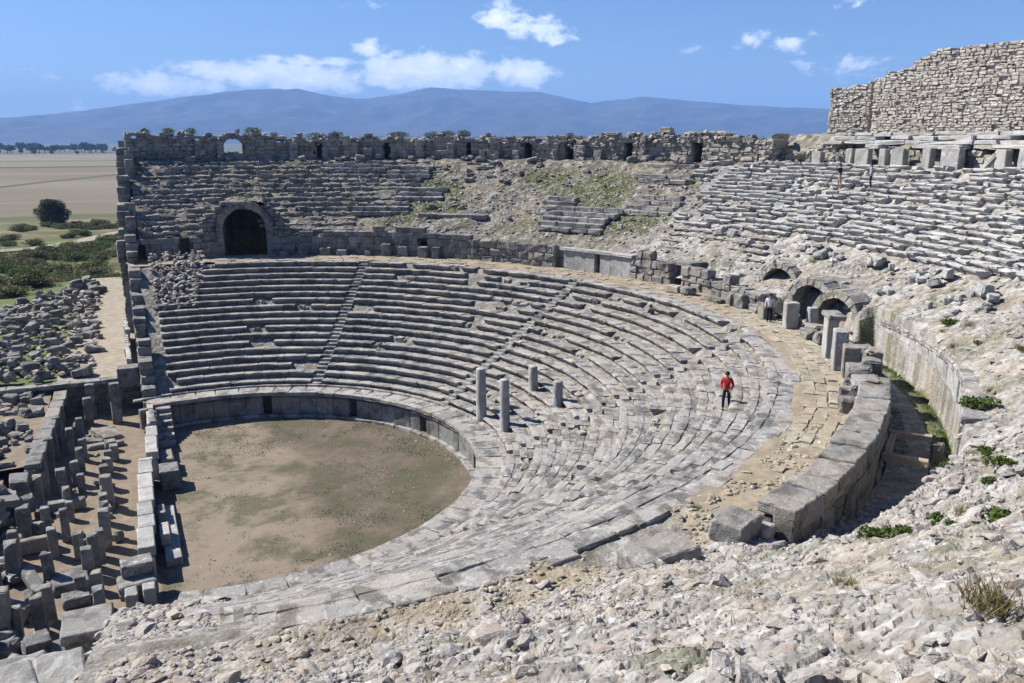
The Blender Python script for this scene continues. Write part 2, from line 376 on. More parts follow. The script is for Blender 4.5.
def terrain(R, th, near):
    x = R * np.cos(np.radians(th)); y = R * np.sin(np.radians(th))
    z = zbase(R, th)
    amp = np.where(th < -60, 1.0, .8) * np.where((R > TR0) & (R < TR1) & (th > -62) & (th < -24), .25, 1) * np.where(th < -60, .45 + .55 * sstep(30.8, 33.5, R), 1)
    z = z + (fbm(x * .45, y * .45, 3) - .5) * .6 * amp + (fbm(x * 1.3, y * 1.3, 8) - .5) * .35 * amp
    h1, t1, g1 = rubble(x, y, .85, .12, 1)
    h2, t2, g2 = rubble(x, y, .34, .065, 2)
    if near:
        h3, t3, g3 = rubble(x, y, .15, .034, 3)
    else: h3, t3, g3 = 0 * h1, t2, 0 * g2
    big = sstep(.45, .62, fbm(x * .3, y * .3, 21))
    dirt = np.exp(-((R - 30.4) / .9) ** 2) * (th < -55) * (.35 + .65 * sstep(-88, -78, th)) * (.4 + .6 * sstep(.4, .55, fbm(x * .6, y * .6, 35))) + .35 * sstep(.52, .66, fbm(x * .5, y * .5, 33))
    dirt = np.clip(dirt, 0, 1)
    flat = 1 - .6 * dirt
    z = z + amp * flat * (h1 * big + h2 * (.55 + .45 * big) + h3)
    tint = np.clip(.5 * t2 + .35 * np.where(big > .5, t1, t3) + .15 * t3, 0, 1)
    tint = sstep(.12, .88, tint)
    veg = np.zeros_like(z)
    far = (th > 18) & (th < 58)
    veg = np.where(far, sstep(.42, .54, fbm(x * .22, y * .22, 55)) * sstep(36, 39, R) * sstep(49.5, 46, R), veg)
    veg = np.where((th >= 58), .55 * sstep(.5, .62, fbm(x * .3, y * .3, 56)), veg)
    veg = np.where((th < 18), .5 * sstep(.64, .72, fbm(x * .45, y * .45, 57)), veg)
    veg = np.where((R > TR1 - .75) & (R < TR1) & (th > -62) & (th < -24), 1.3, veg)
    age_shade = np.clip(sstep(15, 24, th) + .06 * sstep(-40, -20, th) + .25 * sstep(.5, .65, fbm(x * .25, y * .25, 61)), 0, 1)  # far banks darker: weathered soil, plus the left tier's shade put into the colour
    return x, y, z, tint, np.clip(np.maximum(g2 * .8, g1 * big), 0, 1), veg, dirt, age_shade
def polar_grid(name, ths, Rs, near, keep, lab=None):
    TH, RR = np.meshgrid(ths, Rs, indexing='ij')
    x, y, z, tint, joint, veg, dirt, age_shade = terrain(RR, TH, near)
    n, m = TH.shape; idx = np.arange(n * m).reshape(n, m)
    q = np.stack([idx[:-1, :-1], idx[:-1, 1:], idx[1:, 1:], idx[1:, :-1]], -1).reshape(-1, 4)
    k = (keep(RR[:-1, :-1], TH[:-1, :-1]) & ~((x[:-1, :-1] < -2.7) & (TH[:-1, :-1] > 80))).ravel(); q = q[k][:, ::-1]
    used = np.unique(q); mp = np.full(n * m, -1); mp[used] = np.arange(len(used))
    mb = MB(); f = lambda a: a.ravel()[used]
    mb.add(np.stack([f(x), f(y), f(z)], 1), mp[q], None, f(tint))
    o = mb.build(name, M['rubble'], smooth=False, attrs={'joint': f(joint), 'veg': f(veg), 'dirt': f(dirt), 'age': f(age_shade)})
    return tag(o, kind='structure')
def keep_t(R, th):
    a = (th > -66) & (R < RW(th) + .25)                      # the walkway and the seats are built on their own
    a |= (th > -70) & (th < -23) & (R < TR0 - .12)
    b = (th >= -97) & (R < 29.35) | (th > -97) & (th < -66) & (R < 29.3)
    c = (R < 16.5)
    return ~(a | b | c)
ta = np.concatenate([np.arange(-124, -104, .16), np.arange(-104, -80, .055), np.arange(-80, -52, .1), [-52]])
polar_grid('rubble_slope_ground', ta, np.concatenate([np.arange(16, 29, .12), np.arange(29, 47.6, .045), np.arange(47.6, 56, .15)]), True, keep_t)
tb = np.concatenate([np.arange(-52, 24, .13), np.arange(24, 97.5, .2), [97.5]])
polar_grid('upper_bank_ground', tb, np.concatenate([np.arange(32.6, 39, .075), np.arange(39, 56, .11)]), False, keep_t)
def zt(R, th):
    a = terrain(np.array([[R]]), np.array([[th]]), True); return float(a[2][0, 0])
# outer skirt of the mound, down to the plain
def skirt():
    ths = np.arange(-124, 93.5, 2.); Rs = np.array([55.6, 58, 62, 68, 76, 90, 110.])
    TH, RR = np.meshgrid(ths, Rs, indexing='ij'); hill = sstep(30, 10, TH)
    z = np.where(hill > 0, 0, 0) + (17.2 + 2.3 * hill * sstep(54, 57, RR)) * (1 - sstep(56 + 16 * hill, 84 + 26 * hill, RR)) - 2.6 * sstep(60, 100, RR)
    x = RR * np.cos(np.radians(TH)); y = RR * np.sin(np.radians(TH)); z = z + (fbm(x * .2, y * .2, 4) - .5) * 1.2
    n, m = TH.shape; idx = np.arange(n * m).reshape(n, m)
    q = np.stack([idx[:-1, :-1], idx[1:, :-1], idx[1:, 1:], idx[:-1, 1:]], -1).reshape(-1, 4)[:, ::-1]
    mb = MB(); mb.add(np.stack([x, y, z], -1).reshape(-1, 3), q, None, .5)
    n_ = mb.n
    return tag(mb.build('outer_hillside', M['rubble'], smooth=True, attrs={'joint': np.zeros(n_), 'veg': np.full(n_, .9), 'dirt': np.full(n_, .4)}), kind='structure')
skirt()
def disc(name, mat, pts, z, kind='structure', dense=None, amp=0.03):
    """a ground sheet: grid clipped to a polygon function"""
    (x0, x1, y0, y1), inside, st = pts
    xs = np.arange(x0, x1 + st, st); ys = np.arange(y0, y1 + st, st); X, Y = np.meshgrid(xs, ys, indexing='ij')
    Z = z + (fbm(X * .6, Y * .6, 71) - .5) * amp * 2 + (fbm(X * 3, Y * 3, 72) - .5) * amp
    n, m = X.shape; idx = np.arange(n * m).reshape(n, m)
    q = np.stack([idx[:-1, :-1], idx[1:, :-1], idx[1:, 1:], idx[:-1, 1:]], -1).reshape(-1, 4)
    k = inside(X[:-1, :-1] + st / 2, Y[:-1, :-1] + st / 2).ravel()
    mb = MB(); mb.add(np.stack([X, Y, Z], -1).reshape(-1, 3), q[k], None, .5)
    return tag(mb.build(name, mat, smooth=True), kind=kind)
disc('orchestra_ground', M['orch'], ((-4, 15, -15, 15), lambda x, y: (np.hypot(x, y) < 14.4) & (x > -4.1), .2), 0.0, amp=.06)
disc('stage_ground', M['stage'], ((-30, -3.8, -30, 21), lambda x, y: x < -3.9, .25), -.03, amp=.08)

# ------------------------------------------------------------------ lower seating
low = empty('lower_seating', (0, 0, 0), 'great half-round bank of grey stone seat rows wrapping round the earth orchestra', 'seating')
def bank():
    ths = np.arange(-101, 103, .6); Rs = np.arange(13.9, 33.2, .3)
    TH, RR = np.meshgrid(ths, Rs, indexing='ij')
    x = RR * np.cos(np.radians(TH)); y = RR * np.sin(np.radians(TH))
    z = np.where(RR < FIRST, 1.5, np.minimum(HP + RISE * (RR - FIRST) / run(TH) - .03, 8.9))
    h, t, g = rubble(x, y, .5, .12, 14); z = z + h * .5 - .05
    n, m = TH.shape; idx = np.arange(n * m).reshape(n, m)
    q = np.stack([idx[:-1, :-1], idx[:-1, 1:], idx[1:, 1:], idx[1:, :-1]], -1).reshape(-1, 4)[:, ::-1]; q = q[(x[:-1, :-1] > -2.9).ravel() | (TH[:-1, :-1] < 0).ravel()]
    mb = MB(); mb.add(np.stack([x, y, z], -1).reshape(-1, 3), q, None, t.ravel())
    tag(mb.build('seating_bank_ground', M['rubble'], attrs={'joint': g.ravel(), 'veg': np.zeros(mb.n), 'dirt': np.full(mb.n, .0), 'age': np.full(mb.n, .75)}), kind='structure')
bank()
AISLES = [101, 60, 19, -22, -63]
def seatprof(rn): return [(.27, -.02), (.23, .08), (.14, .2), (.03, .265), (-.005, .35), (.02, .385), (.2, .398), (.40, .39), (.44, .362), (rn * .8, .36), (rn + .3, .35), (rn + .3, 0)]
def row_end(i, r):
    hi = 90 + math.degrees(math.asin(2.1 / r))
    if i >= 12: hi = [91.0, 89.5, 88, 86.6, 86.4, 86.2][i - 12]
    lo = -99.5 if i < 9 else -97.5 + (i - 9) * .45
    return lo, hi
damage = lambda th, i: (.13 if 24 < th < 52 and 6 < i < 15 else .035 if th > 55 else .07 if th > -22 else .04)
for i in range(NROW):
    mb = MB(); z = HP + RISE * i
    r = FIRST + i * float(run(-50)); lo, hi = row_end(i, FIRST + i * float(run(90)))
    th = lo + U(0, .5)
    while th < hi - .3:
        rn = float(run(th)); r = FIRST + i * rn
        L = U(.9, 2.1); dth = math.degrees(L / r)
        if th + dth > hi: dth = hi - th; L = math.radians(dth) * r
        hit = None
        for a in AISLES:
            wa = math.degrees(.42 / r)
            if th < a + wa and th + dth > a - wa: hit = (a, wa)
        if hit:
            a, wa = hit
            if th >= a - wa - .05: th = a + wa; continue
            dth = a - wa - th; L = math.radians(dth) * r
            if L < .25: th = a + wa; continue
        c = th + dth / 2; dm = damage(c, i)
        if rng.uniform() > dm:
            rough = .35 + dm * 8
            mb.prof(r + rng.normal(0, .022 * rough * 1.3), c, z - .0, L - U(.008, .03), seatprof(rn), seg=3 if L > 1.2 else 2, jit=.011,
                    dz=rng.normal(-.004, .012 * rough), yaw=rng.normal(0, .007 * rough), roll=rng.normal(0, .006 * rough))
        elif rng.uniform() < .6:
            for k in range(2): mb.pblock(r + U(.05, .3), c + U(-.4, .4) * dth, z + U(-.05, .02), (L * U(.25, .45), U(.3, .5), U(.2, .36)), rot=U(-.4, .4), jit=.02, bev=.05, tilt=(U(-.2, .2), U(-.2, .2)))
        th += dth
    mb.build('seat_row', M['seat'], low)
for a in AISLES[1:]:
    mb = MB()
    for i in range(NROW):
        rn = float(run(a)); r = FIRST + i * rn; z = HP + RISE * i
        for k in range(2):
            mb.pblock(r + k * rn / 2 - .02, a + rng.normal(0, .05), z - .2, (.80 + rng.normal(0, .02), rn / 2 + .06, .2 + RISE / 2 * (k + 1) - .01 + rng.normal(0, .006)), jit=.008, bev=.02, tint=U(.5, 1))
    mb.build('stairway', M['seat'], low)
# rim walk, podium wall with its niches, base course
mb = MB(); th = -104
while th < 103:
    L = U(.9, 1.7); d = math.degrees(L / 14.5)
    mb.pblock(13.86 + rng.normal(0, .025), th + d / 2, 1.58, (L - .015, 1.55, .27), jit=.009, bev=.035, tilt=(rng.normal(0, .006), 0), n=(4, 4, 3)); th += d
th = -103
while th < 102:
    L = U(1.0, 2.0); d = math.degrees(L / 15.4)
    mb.pblock(15.32, th + d / 2, 1.8, (L - .02, .34, .16 + rng.normal(0, .012)), jit=.009, bev=.03); th += d
mb.build('rim_walk', M['seat'], low)
NICHES = [72.5, 46.5, 20.5, -11.5, -38, -65, -92]
mb = MB(); th = -104
while th < 103:
    L = U(.9, 1.5); d = math.degrees(L / 14.0); nx = [n for n in NICHES if abs(th + d / 2 - n) < d / 2 + 1.35]
    if nx:
        n = nx[0]
        if th < n - 1.45: d = n - 1.35 - th; L = math.radians(d) * 14
        else: th = n + 1.35; continue
    if d > .4:
        mb.pblock(14.02 + rng.normal(0, .012), th + d / 2, .2, (L - .012, .4, 1.38), jit=.011, bev=.025, n=(4, 3, 5))
    th += d
pod = mb.build('podium_wall', M['dark'], low)
mb = MB(); th = -104
while th < 103:
    L = U(1.0, 1.8); d = math.degrees(L / 13.8)
    mb.pblock(13.68 + rng.normal(0, .02), th + d / 2, -.1, (L - .012, .5, .30), jit=.012, bev=.05); th += d
mb.build('base_course', M['seat'], low)
for n in NICHES:
    mb = MB()
    for sd in (-1, 1): mb.pblock(14.1, n + sd * 1.55, 0, (.14, .9, 1.58), jit=.01, bev=.02)
    mb.pblock(14.95, n, 0, (.9, .2, 1.58), jit=.01, bev=.02); mb.build('niche', M['dark'], pod)
# slabs edging the walkway at the top of the seats
mb = MB(); th = -91.5
while th < 88:
    L = U(.8, 1.8) if th < -40 else U(.8, 1.5); d = math.degrees(L / 29.4)
    if rng.uniform() > (.03 if th < -40 else .08):
        mb.pblock(float(R1(th + d / 2)) + (.02 if th > -40 else -.1) + rng.normal(0, .07), th + d / 2, 8.60 + rng.normal(0, .015), (L - .02, U(.5, .85), .38), rot=rng.normal(0, .02), jit=.016, bev=.05, n=(6, 5, 3), tint=U(.3, 1), tilt=(rng.normal(0, .015), rng.normal(0, .01)))
    th += d
mb.build('edge_slab_course', M['seat'], low)

# ------------------------------------------------------------------ the paved walkway above them
def walkway():
    ths = np.arange(-70.5, 97, .25); fr = np.linspace(0, 1, 26); TH, FR = np.meshgrid(ths, fr, indexing='ij')
    Ra = R1(TH) + .3; Rb = np.where(TH < -11.6, 32.45, RW(TH) + .9); RR = Ra + (Rb - Ra) * FR
    x = RR * np.cos(np.radians(TH)); y = RR * np.sin(np.radians(TH))
    z = 8.98 + (fbm(x, y, 5) - .5) * .12 + (fbm(x * 5, y * 5, 6) - .5) * .05
    n, m = TH.shape; idx = np.arange(n * m).reshape(n, m)
    q = np.stack([idx[:-1, :-1], idx[:-1, 1:], idx[1:, 1:], idx[1:, :-1]], -1).reshape(-1, 4)[:, ::-1]
    mb = MB(); mb.add(np.stack([x, y, z], -1).reshape(-1, 3), q, None, .5)
    tag(mb.build('walkway_ground', M['walkdirt'], smooth=True), kind='structure')
M['walkdirt'] = ground_mat('walkway_earth', (.28, .222, .15), (.41, .35, .265), (.22, .18, .12), .8)
walkway()
mb = MB()
for th0, th1, p in ((-57, -12, .93), (-12, 12, .55), (12, 88, .35), (-72, -57, .16)):
    for r in np.arange(0, 3.2, .5):
        th = th0 + U(0, .5)
        while th < th1:
            L = U(.45, 1.4); d = math.degrees(L / 31); c = th + d / 2; a = float(R1(c)) + .75 + r
            if a < float(RW(c)) - .15 and rng.uniform() < p:
                mb.pblock(a + rng.normal(0, .03), c, 8.9 + rng.normal(0, .012), (L - U(.01, .06), U(.38, .49), .12), rot=rng.normal(0, .03), jit=.012, bev=.025, tilt=(rng.normal(0, .025), rng.normal(0, .02)))
            th += d
tag(mb.build('walkway_paving', M['flag']), kind='structure')
# ------------------------------------------------------------------ walls
class Arc:
    def __init__(s, R, a, b): s.R = R; s.a = a; s.b = b; s.len = math.radians(abs(b - a)) * (R(.5 * (a + b)) if callable(R) else R)
    def at(s, u, off=0.):
        th = s.a + (s.b - s.a) * u / s.len; R = float(s.R(th)) if callable(s.R) else s.R
        x, y, _ = P(R + off, th); return x, y, math.radians(th - 90)
    def u(s, th): return (th - s.a) / (s.b - s.a) * s.len
class Line:
    def __init__(s, p, q): s.p = p; s.q = q; s.len = math.hypot(q[0] - p[0], q[1] - p[1]); s.rot = math.atan2(q[1] - p[1], q[0] - p[0])
    def at(s, u, off=0.):
        dx, dy = math.cos(s.rot), math.sin(s.rot); return s.p[0] + dx * u - dy * off, s.p[1] + dy * u + dx * off, s.rot
def wall(mb, path, z0, ztop, thick=.6, ch=(.3, .5), bl=(.6, 1.3), openings=(), jit=.018, bev=.05, rag=.15, n=(3, 3, 3), core=True, missing=.03, face=.03, tint=None):
    """courses of separate stones along a path; openings = (u, width, z_from, z_to); the path's offset direction is the wall's depth"""
    zt_ = ztop if callable(ztop) else (lambda u: ztop)
    zmax = max(zt_(u) for u in np.linspace(0, path.len, 60)); z = z0; row = 0
    while z < zmax:
        h = U(*ch); u = -U(0, bl[0])
        while u < path.len:
            L = U(*bl); e = u + L; a = max(u, 0); b = min(e, path.len); u = e
            for (ou, ow, oz0, oz1) in openings:
                if z + h * .5 > oz0 and z + h * .6 < oz1 and b > ou - ow / 2 and a < ou + ow / 2:
                    if a < ou - ow / 2: b = ou - ow / 2
                    elif b > ou + ow / 2: a = ou + ow / 2
                    else: b = a
            if b - a < .16: continue
            c = (a + b) / 2; top = zt_(c) + U(-rag, rag)
            if z + h * .55 > top or rng.uniform() < missing: continue
            x, y, r = path.at(c, thick / 2 + rng.normal(0, face))
            mb.block((x, y, z), (b - a - .012, thick, h - .008), rot=r, jit=jit, bev=bev, n=n, tint=tint, tilt=(rng.normal(0, .01), rng.normal(0, .006)), worn=.25 if rng.uniform() < .12 else 0)
        z += h; row += 1
    if core:
        st = np.arange(0, path.len, .5)
        for u in st:
            w = min(.5, path.len - u); c = u + w / 2; lo = z0
            for (ou, ow, oz0, oz1) in openings:
                if u < ou + ow / 2 and u + w > ou - ow / 2: lo = max(lo, oz1 + .04)
            top = zt_(c) - rag - .1
            if top - lo > .1:
                x, y, r = path.at(c, thick / 2 + .02); mb.block((x, y, lo), (w + .02, thick * .7, top - lo), rot=r, n=1, jit=.0, tint=.1)
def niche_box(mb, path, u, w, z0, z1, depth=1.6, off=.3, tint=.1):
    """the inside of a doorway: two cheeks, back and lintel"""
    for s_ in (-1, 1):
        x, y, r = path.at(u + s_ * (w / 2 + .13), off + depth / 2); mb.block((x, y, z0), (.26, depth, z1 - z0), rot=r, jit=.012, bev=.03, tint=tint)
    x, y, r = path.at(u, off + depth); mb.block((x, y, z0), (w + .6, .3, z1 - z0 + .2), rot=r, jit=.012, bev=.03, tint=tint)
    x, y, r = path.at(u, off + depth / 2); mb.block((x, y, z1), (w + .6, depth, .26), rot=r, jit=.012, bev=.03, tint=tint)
def lintel(path, u, w, z, parent, mat, off=-.03, h=.34, d=.6, name='lintel'):
    mb = MB(); x, y, r = path.at(u, off + d / 2); mb.block((x, y, z), (w, d, h), rot=r, jit=.02, bev=.05, n=4); return mb.build(name, mat, parent)
def thing_wall(name, label, path, z0, ztop, mat, doors=(), group=None, cat='wall', partname='doorway', extra=(), **k):
    t = empty(name, (path.at(path.len / 2)[0], path.at(path.len / 2)[1], z0), label, cat, group)
    mb = MB(); wall(mb, path, z0, ztop, openings=[(u, w, a, b) for (u, w, a, b) in doors] + list(extra), **k)
    mas = local(mb, t.location).build('masonry', mat, t)
    for (u, w, a, b) in doors:
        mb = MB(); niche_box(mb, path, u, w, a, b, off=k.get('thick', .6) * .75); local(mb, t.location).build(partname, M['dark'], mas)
    return t
nz = lambda s, a=1.: (lambda u: a * (fbm(np.array([u * .5]), np.array([s * 3.1]), s)[0] - .5) * 2)
rw = lambda th: float(RW(th))
# back wall of the walkway, far side, left of the passage
pA = Arc(rw, 97.5, 83.6)
thing_wall('walkway_back_wall', 'low dark block wall left of the big arched passage behind the top seat row', pA, 8.9, lambda u: 10.95 + nz(1, .35)(u) - (.5 if u > 6.6 else 0), M['dark'],
           doors=[(1.9, .75, 8.9, 10.6), (5.6, .85, 8.9, 10.7)], thick=.7, ch=(.4, .7), bl=(.7, 1.5), rag=.2)
pB = Arc(rw, 76.3, 44)
tB = thing_wall('walkway_back_wall', 'long grey ruined wall right of the big arched passage below the rough stone tiers', pB, 8.9, lambda u: 11.1 + nz(2, .4)(u) + .25 * (u > 9), M['dark'],
           doors=[(14.6, .95, 8.9, 10.7)], thick=.7, ch=(.4, .65), bl=(.7, 1.6), rag=.3)
mb = MB()
for k in range(9):     # blocks standing in front of it
    th = 74 - k * 3.1 + U(-.6, .6); h = U(.4, 1.5); mb2 = MB(); mb2.block((0, 0, 0), (U(.5, 1.2), U(.5, .8), h), jit=.02, bev=.06, n=4, tint=U(.3, 1))
    o = mb2.build('fallen_block', M['wall']); x, y, _ = P(rw(th) - U(.35, .6), th); o.location = (x, y, 8.93); o.rotation_euler = (U(-.05, .05), U(-.05, .05), math.radians(th - 90) + U(-.2, .2))
    tag(o, 'squared grey block set down along the walkway right of the big arched passage', 'stone block', 'blocks along the walkway back wall')
pC = Arc(rw, 44, 28.8)
thing_wall('walkway_back_wall', 'coarse boulder wall below the grassy slope, just left of the smooth pale panels', pC, 8.9, lambda u: 10.9 + nz(3, .3)(u), M['wall'], thick=.7, ch=(.45, .8), bl=(.6, 1.3), jit=.04, bev=.12, rag=.2)
# smooth pale panels
pD = Arc(rw, 28, 15.5)
tD = empty('panelled_wall', P(rw(22), 22, 8.9), 'smooth pale wall of upright slabs under a thin cornice, behind the top seats', 'wall')
mb = MB(); u = 0.5
while u < pD.len - .2:
    L = U(.9, 1.3); g = .0
    if abs(u - 4.1) < .5: u += .55
    x, y, r = pD.at(u + L / 2, .3); mb.block((x, y, 8.9), (L - .02, .5, 1.65), rot=r, jit=.008, bev=.03, n=4, tint=U(.5, 1)); u += L
local(mb, tD.location).build('slab_panel', M['pale'], tD)
mb = MB(); u = .2
while u < pD.len:
    L = U(1.4, 2.2); x, y, r = pD.at(u + L / 2, .3); mb.block((x, y, 10.56), (L - .02, .85, .22), rot=r, jit=.012, bev=.04, n=4, tint=U(.5, 1)); u += L
local(mb, tD.location).build('cornice', M['pale'], tD)
mb = MB()
for u in np.arange(0, pD.len, .9):
    x, y, r = pD.at(u, .95); mb.block((x, y, 8.9), (.95, .5, 1.6), rot=r, n=1, jit=0, tint=.1)
local(mb, tD.location).build('backing', M['dark'], tD)
# big vaulted passage
def vault(thc, R, half, spring, z0, depth, label, name='vaulted_passage', mat=None, vous=13, ringw=.62, group=None, fr=.7, dark=True, tilt=0., a0=0., a1=PI):
    mat = mat or M['wall']; rot = math.radians(thc - 90) + tilt; base = Vector(P(R, thc, z0)); t = empty(name, base, label, 'archway', group, rz=rot)
    mb = MB()
    for k in range(vous):
        a = a0 + (a1 - a0) * (k + .5) / vous; da = (a1 - a0) / vous
        c = Vector((math.cos(a) * (half + ringw / 2), 0, spring + math.sin(a) * (half + ringw / 2)))
        wd = (half + ringw / 2) * da * .97
        V, Fc = lattice(3, 3, 3); ax = [axis_coords(wd, 3, .04), axis_coords(fr, 3, .05), axis_coords(ringw * U(.9, 1.12), 3, .05)]
        v = np.stack([ax[q][V[:, q].astype(int)] for q in range(3)], 1); v[:, 0] *= 1 + v[:, 2] / (half + ringw)
        v += rng.normal(0, .015, v.shape); Mr = np.array(Matrix.Rotation(-(a - PI / 2), 3, 'Y')); v = v @ Mr.T + np.array(c) + np.array([0, fr / 2 - .06 + rng.normal(0, .02), 0])
        mb.add(v, Fc, None, rng.uniform())
    mb.build('voussoir_arch', mat, t)
    # barrel and jambs inside
    mb = MB(); na = 16; ny = 14; V = []; q = []
    for j in range(ny + 1):
        for i in range(na + 1):
            a = PI * i / na; V.append((math.cos(a) * half + rng.normal(0, .02), .1 + depth * j / ny, spring + math.sin(a) * half + rng.normal(0, .02)))
    for j in range(ny):
        for i in range(na): a = j * (na + 1) + i; q.append((a, a + 1, a + na + 2, a + na + 1))
    mb.add(V, q, None, np.tile(rng.uniform(0, .4, na + 1), ny + 1)); mb.build('barrel_vault', M['dark'], t)
    mb = MB()
    for s_ in (-1, 1):
        y = 0.02
        while y < depth:
            z = 0
            L = U(.7, 1.3)
            while z < spring - .05:
                h = min(U(.4, .7), spring - z); mb.block((s_ * (half + .3), y + L / 2, z), (.6, L - .015, h - .01), jit=.012, bev=.03); z += h
            y += L
    mb.block((0, depth + .1, 0), (half * 2 + 1, .3, spring + half + .3), n=3, jit=.03, tint=.1)
    mb.build('side_wall', mat, t)
    return t
vault(79.8, rw(79.8) - .15, 1.9, 2.5, 8.95, 13, 'big dark arched passage behind the top seats, framed by a ring of grey stones', mat=M['wall'])
mb = MB()          # spandrel masonry either side of the arch
pV = Arc(lambda th: rw(th) + .25, 87.5, 72.2); uc = pV.u(79.8)
tv = empty('spandrel_wall', P(rw(79.8), 79.8, 8.9), 'rough grey masonry face standing round the big arched passage', 'wall')
wall(mb, pV, 8.9, lambda u: 13.95 - .55 * max(abs(u - uc) - 1.9, 0) ** 1.35 * 1.6, thick=.5, ch=(.3, .45), bl=(.4, .9), jit=.03, bev=.07, core=False, rag=.15,
     openings=[(uc, 5.0, 8, 11.5), (uc, 4.5, 11.4, 12.3), (uc, 3.9, 12.2, 12.9), (uc, 2.6, 12.8, 13.4)])
local(mb, tv.location).build('masonry', M['wall'], tv)

# ------------------------------------------------------------------ second tier
def course(mb, R, z, th0, th1, bl, dp, hh, p, jit=.03, bev=.06, rr=.08, zz=.05, n=(3, 3, 3), follow=False, tilt=.04):
    th = th0
    while th < th1:
        L = U(*bl); d = math.degrees(L / R)
        if rng.uniform() < p:
            zz_ = z + rng.normal(0, zz)
            mb.pblock(R + rng.normal(0, rr), th + d / 2, zz_, (L - .02, U(*dp), U(*hh)), jit=jit, bev=bev, n=n, rot=rng.normal(0, .03), tilt=(rng.normal(0, tilt), rng.normal(0, tilt * .6)), worn=.3 if rng.uniform() < .2 else 0)
        th += d
rough = empty('rough_stone_tier', P(42, 77, 14), 'steep bank of rough rubble courses stripped of its seats, round the big arched passage', 'ruined tier')
for k in range(15):
    R = 36.0 + k * .9; mb = MB(); z = float(z2(R)) - .12
    hi = 93.2; lo = 57 if k > 4 else 64
    course(mb, R, z, lo, 76.2 if k < 5 else hi, (.4, 1.3), (.5, .8), (.34, .48), .96, jit=.035, bev=.08, rr=.06, zz=.03, tilt=.02)
    if k < 5: course(mb, R, z, 83.6, hi, (.4, 1.2), (.5, .8), (.34, .48), .96, jit=.035, bev=.08, rr=.06, zz=.03, tilt=.02)
    if k > 9: course(mb, R, z, 44, 57, (.4, 1.2), (.4, .7), (.25, .45), .35, jit=.045, bev=.1, rr=.2, zz=.08)
    local(mb, rough.location).build('stone_course', M['dark'], rough)
mb = MB()
for k in range(260):
    th = U(60, 95); R = U(36, 49); mb.rock((*P(R, th)[:2], float(zbase(R, th)) + U(.05, .25)), U(.08, .22))
local(mb, rough.location).build('rubble_filling', M['rock'], rough)
# surviving seat fragments on the grassy middle
FR = [(66, 46.9, 7.0, 2, 'long row of grey seat slabs below the top wall, above the rough tiers'),
      (58.5, 45.6, 4.2, 3, 'broken bank of three seat slabs at the right end of the rough stone tiers'),
      (56.0, 41.3, 5.5, 3, 'low stack of seat slabs at the left edge of the grassy slope'),
      (49.0, 38.3, 7.0, 1, 'single long beam of grey stone lying across the foot of the grassy slope'),
      (60.5, 38.6, 5.5, 2, 'pair of seat slab rows low on the bank above the long ruined wall'),
      (35.2, 41.0, 2.8, 2, 'short pair of seat slabs topped with reddish earth in the grassy slope'),
      (30.5, 36.9, 6.8, 5, 'stepped bank of five seat rows above the coarse boulder wall'),
      (24.0, 45.5, 4.6, 2, 'tilted pair of pale seat slabs near the top of the grassy slope'),
      (21.8, 40.2, 4.4, 4, 'small bank of four seat rows left of the diagonal stairway'),
      (24.5, 48.3, 4.4, 1, 'thick rounded grey beam lying below the upper doorways')]
for (th, R, Lt, nr, lb) in FR:
    t = empty('seat_fragment', P(R, th, float(z2(R))), lb, 'stone seats', 'seat fragments on the far slope')
    for k in range(nr):
        mb = MB(); r = R + k * .78; z = float(z2(R)) + .05 + k * .40; half = math.degrees(Lt / 2 / R) * U(.75, 1.0)
        a = th - half
        while a < th + half:
            L = U(.9, 2.0); d = math.degrees(L / r); mb.pblock(r + rng.normal(0, .04), a + d / 2, z, (L - .03, .85, .4), jit=.022, bev=.05, tilt=(rng.normal(0, .02), rng.normal(0, .015)), tint=U(.3, 1)); a += d
        local(mb, t.location).build('seat_row', M['seat'], t)
    mb = MB(); mb.pblock(R + .35, th, float(z2(R)) - .6, (Lt * .9, .78 * nr, .6), n=3, jit=.05, tint=.1); local(mb, t.location).build('footing', M['dark'], t)
# right-hand tier: worn seat rows
up = empty('upper_seating', P(44, -6, 15), 'wide sunlit bank of broken seat rows on the right below the ruined castle wall', 'seating')
for k in range(18):
    R = 39.2 + k * .572; mb = MB(); z = float(z2(R)) + .1; th = (16 if k > 4 else 17.5) if k < 6 else 19.5 + (k > 11) * 2
    lo = -39 if k > 0 else -27
    while th > lo:
        L = U(.55, 1.6); d = math.degrees(L / R); c = th - d / 2; th -= d
        hole = fbm(np.array([c * .16]), np.array([k * .35]), 91)[0]
        if abs(c - 18.3) < .9 and k > 4: continue
        if rng.uniform() < (.88 if hole < .58 else .5):
            mb.prof(R + rng.normal(0, .075), c, z - .03, L - U(.01, .06), seatprof(.6), seg=2, jit=.02, dz=rng.normal(.03, .05), yaw=rng.normal(0, .02), roll=rng.normal(0, .014))
        elif rng.uniform() < .5:
            mb.pblock(R + U(0, .3), c, z + .05, (L * U(.3, .7), U(.35, .6), U(.2, .4)), rot=U(-.5, .5), jit=.03, bev=.07, tilt=(U(-.2, .2), U(-.2, .2)))
    local(mb, up.location).build('seat_row', M['bleached'], up)
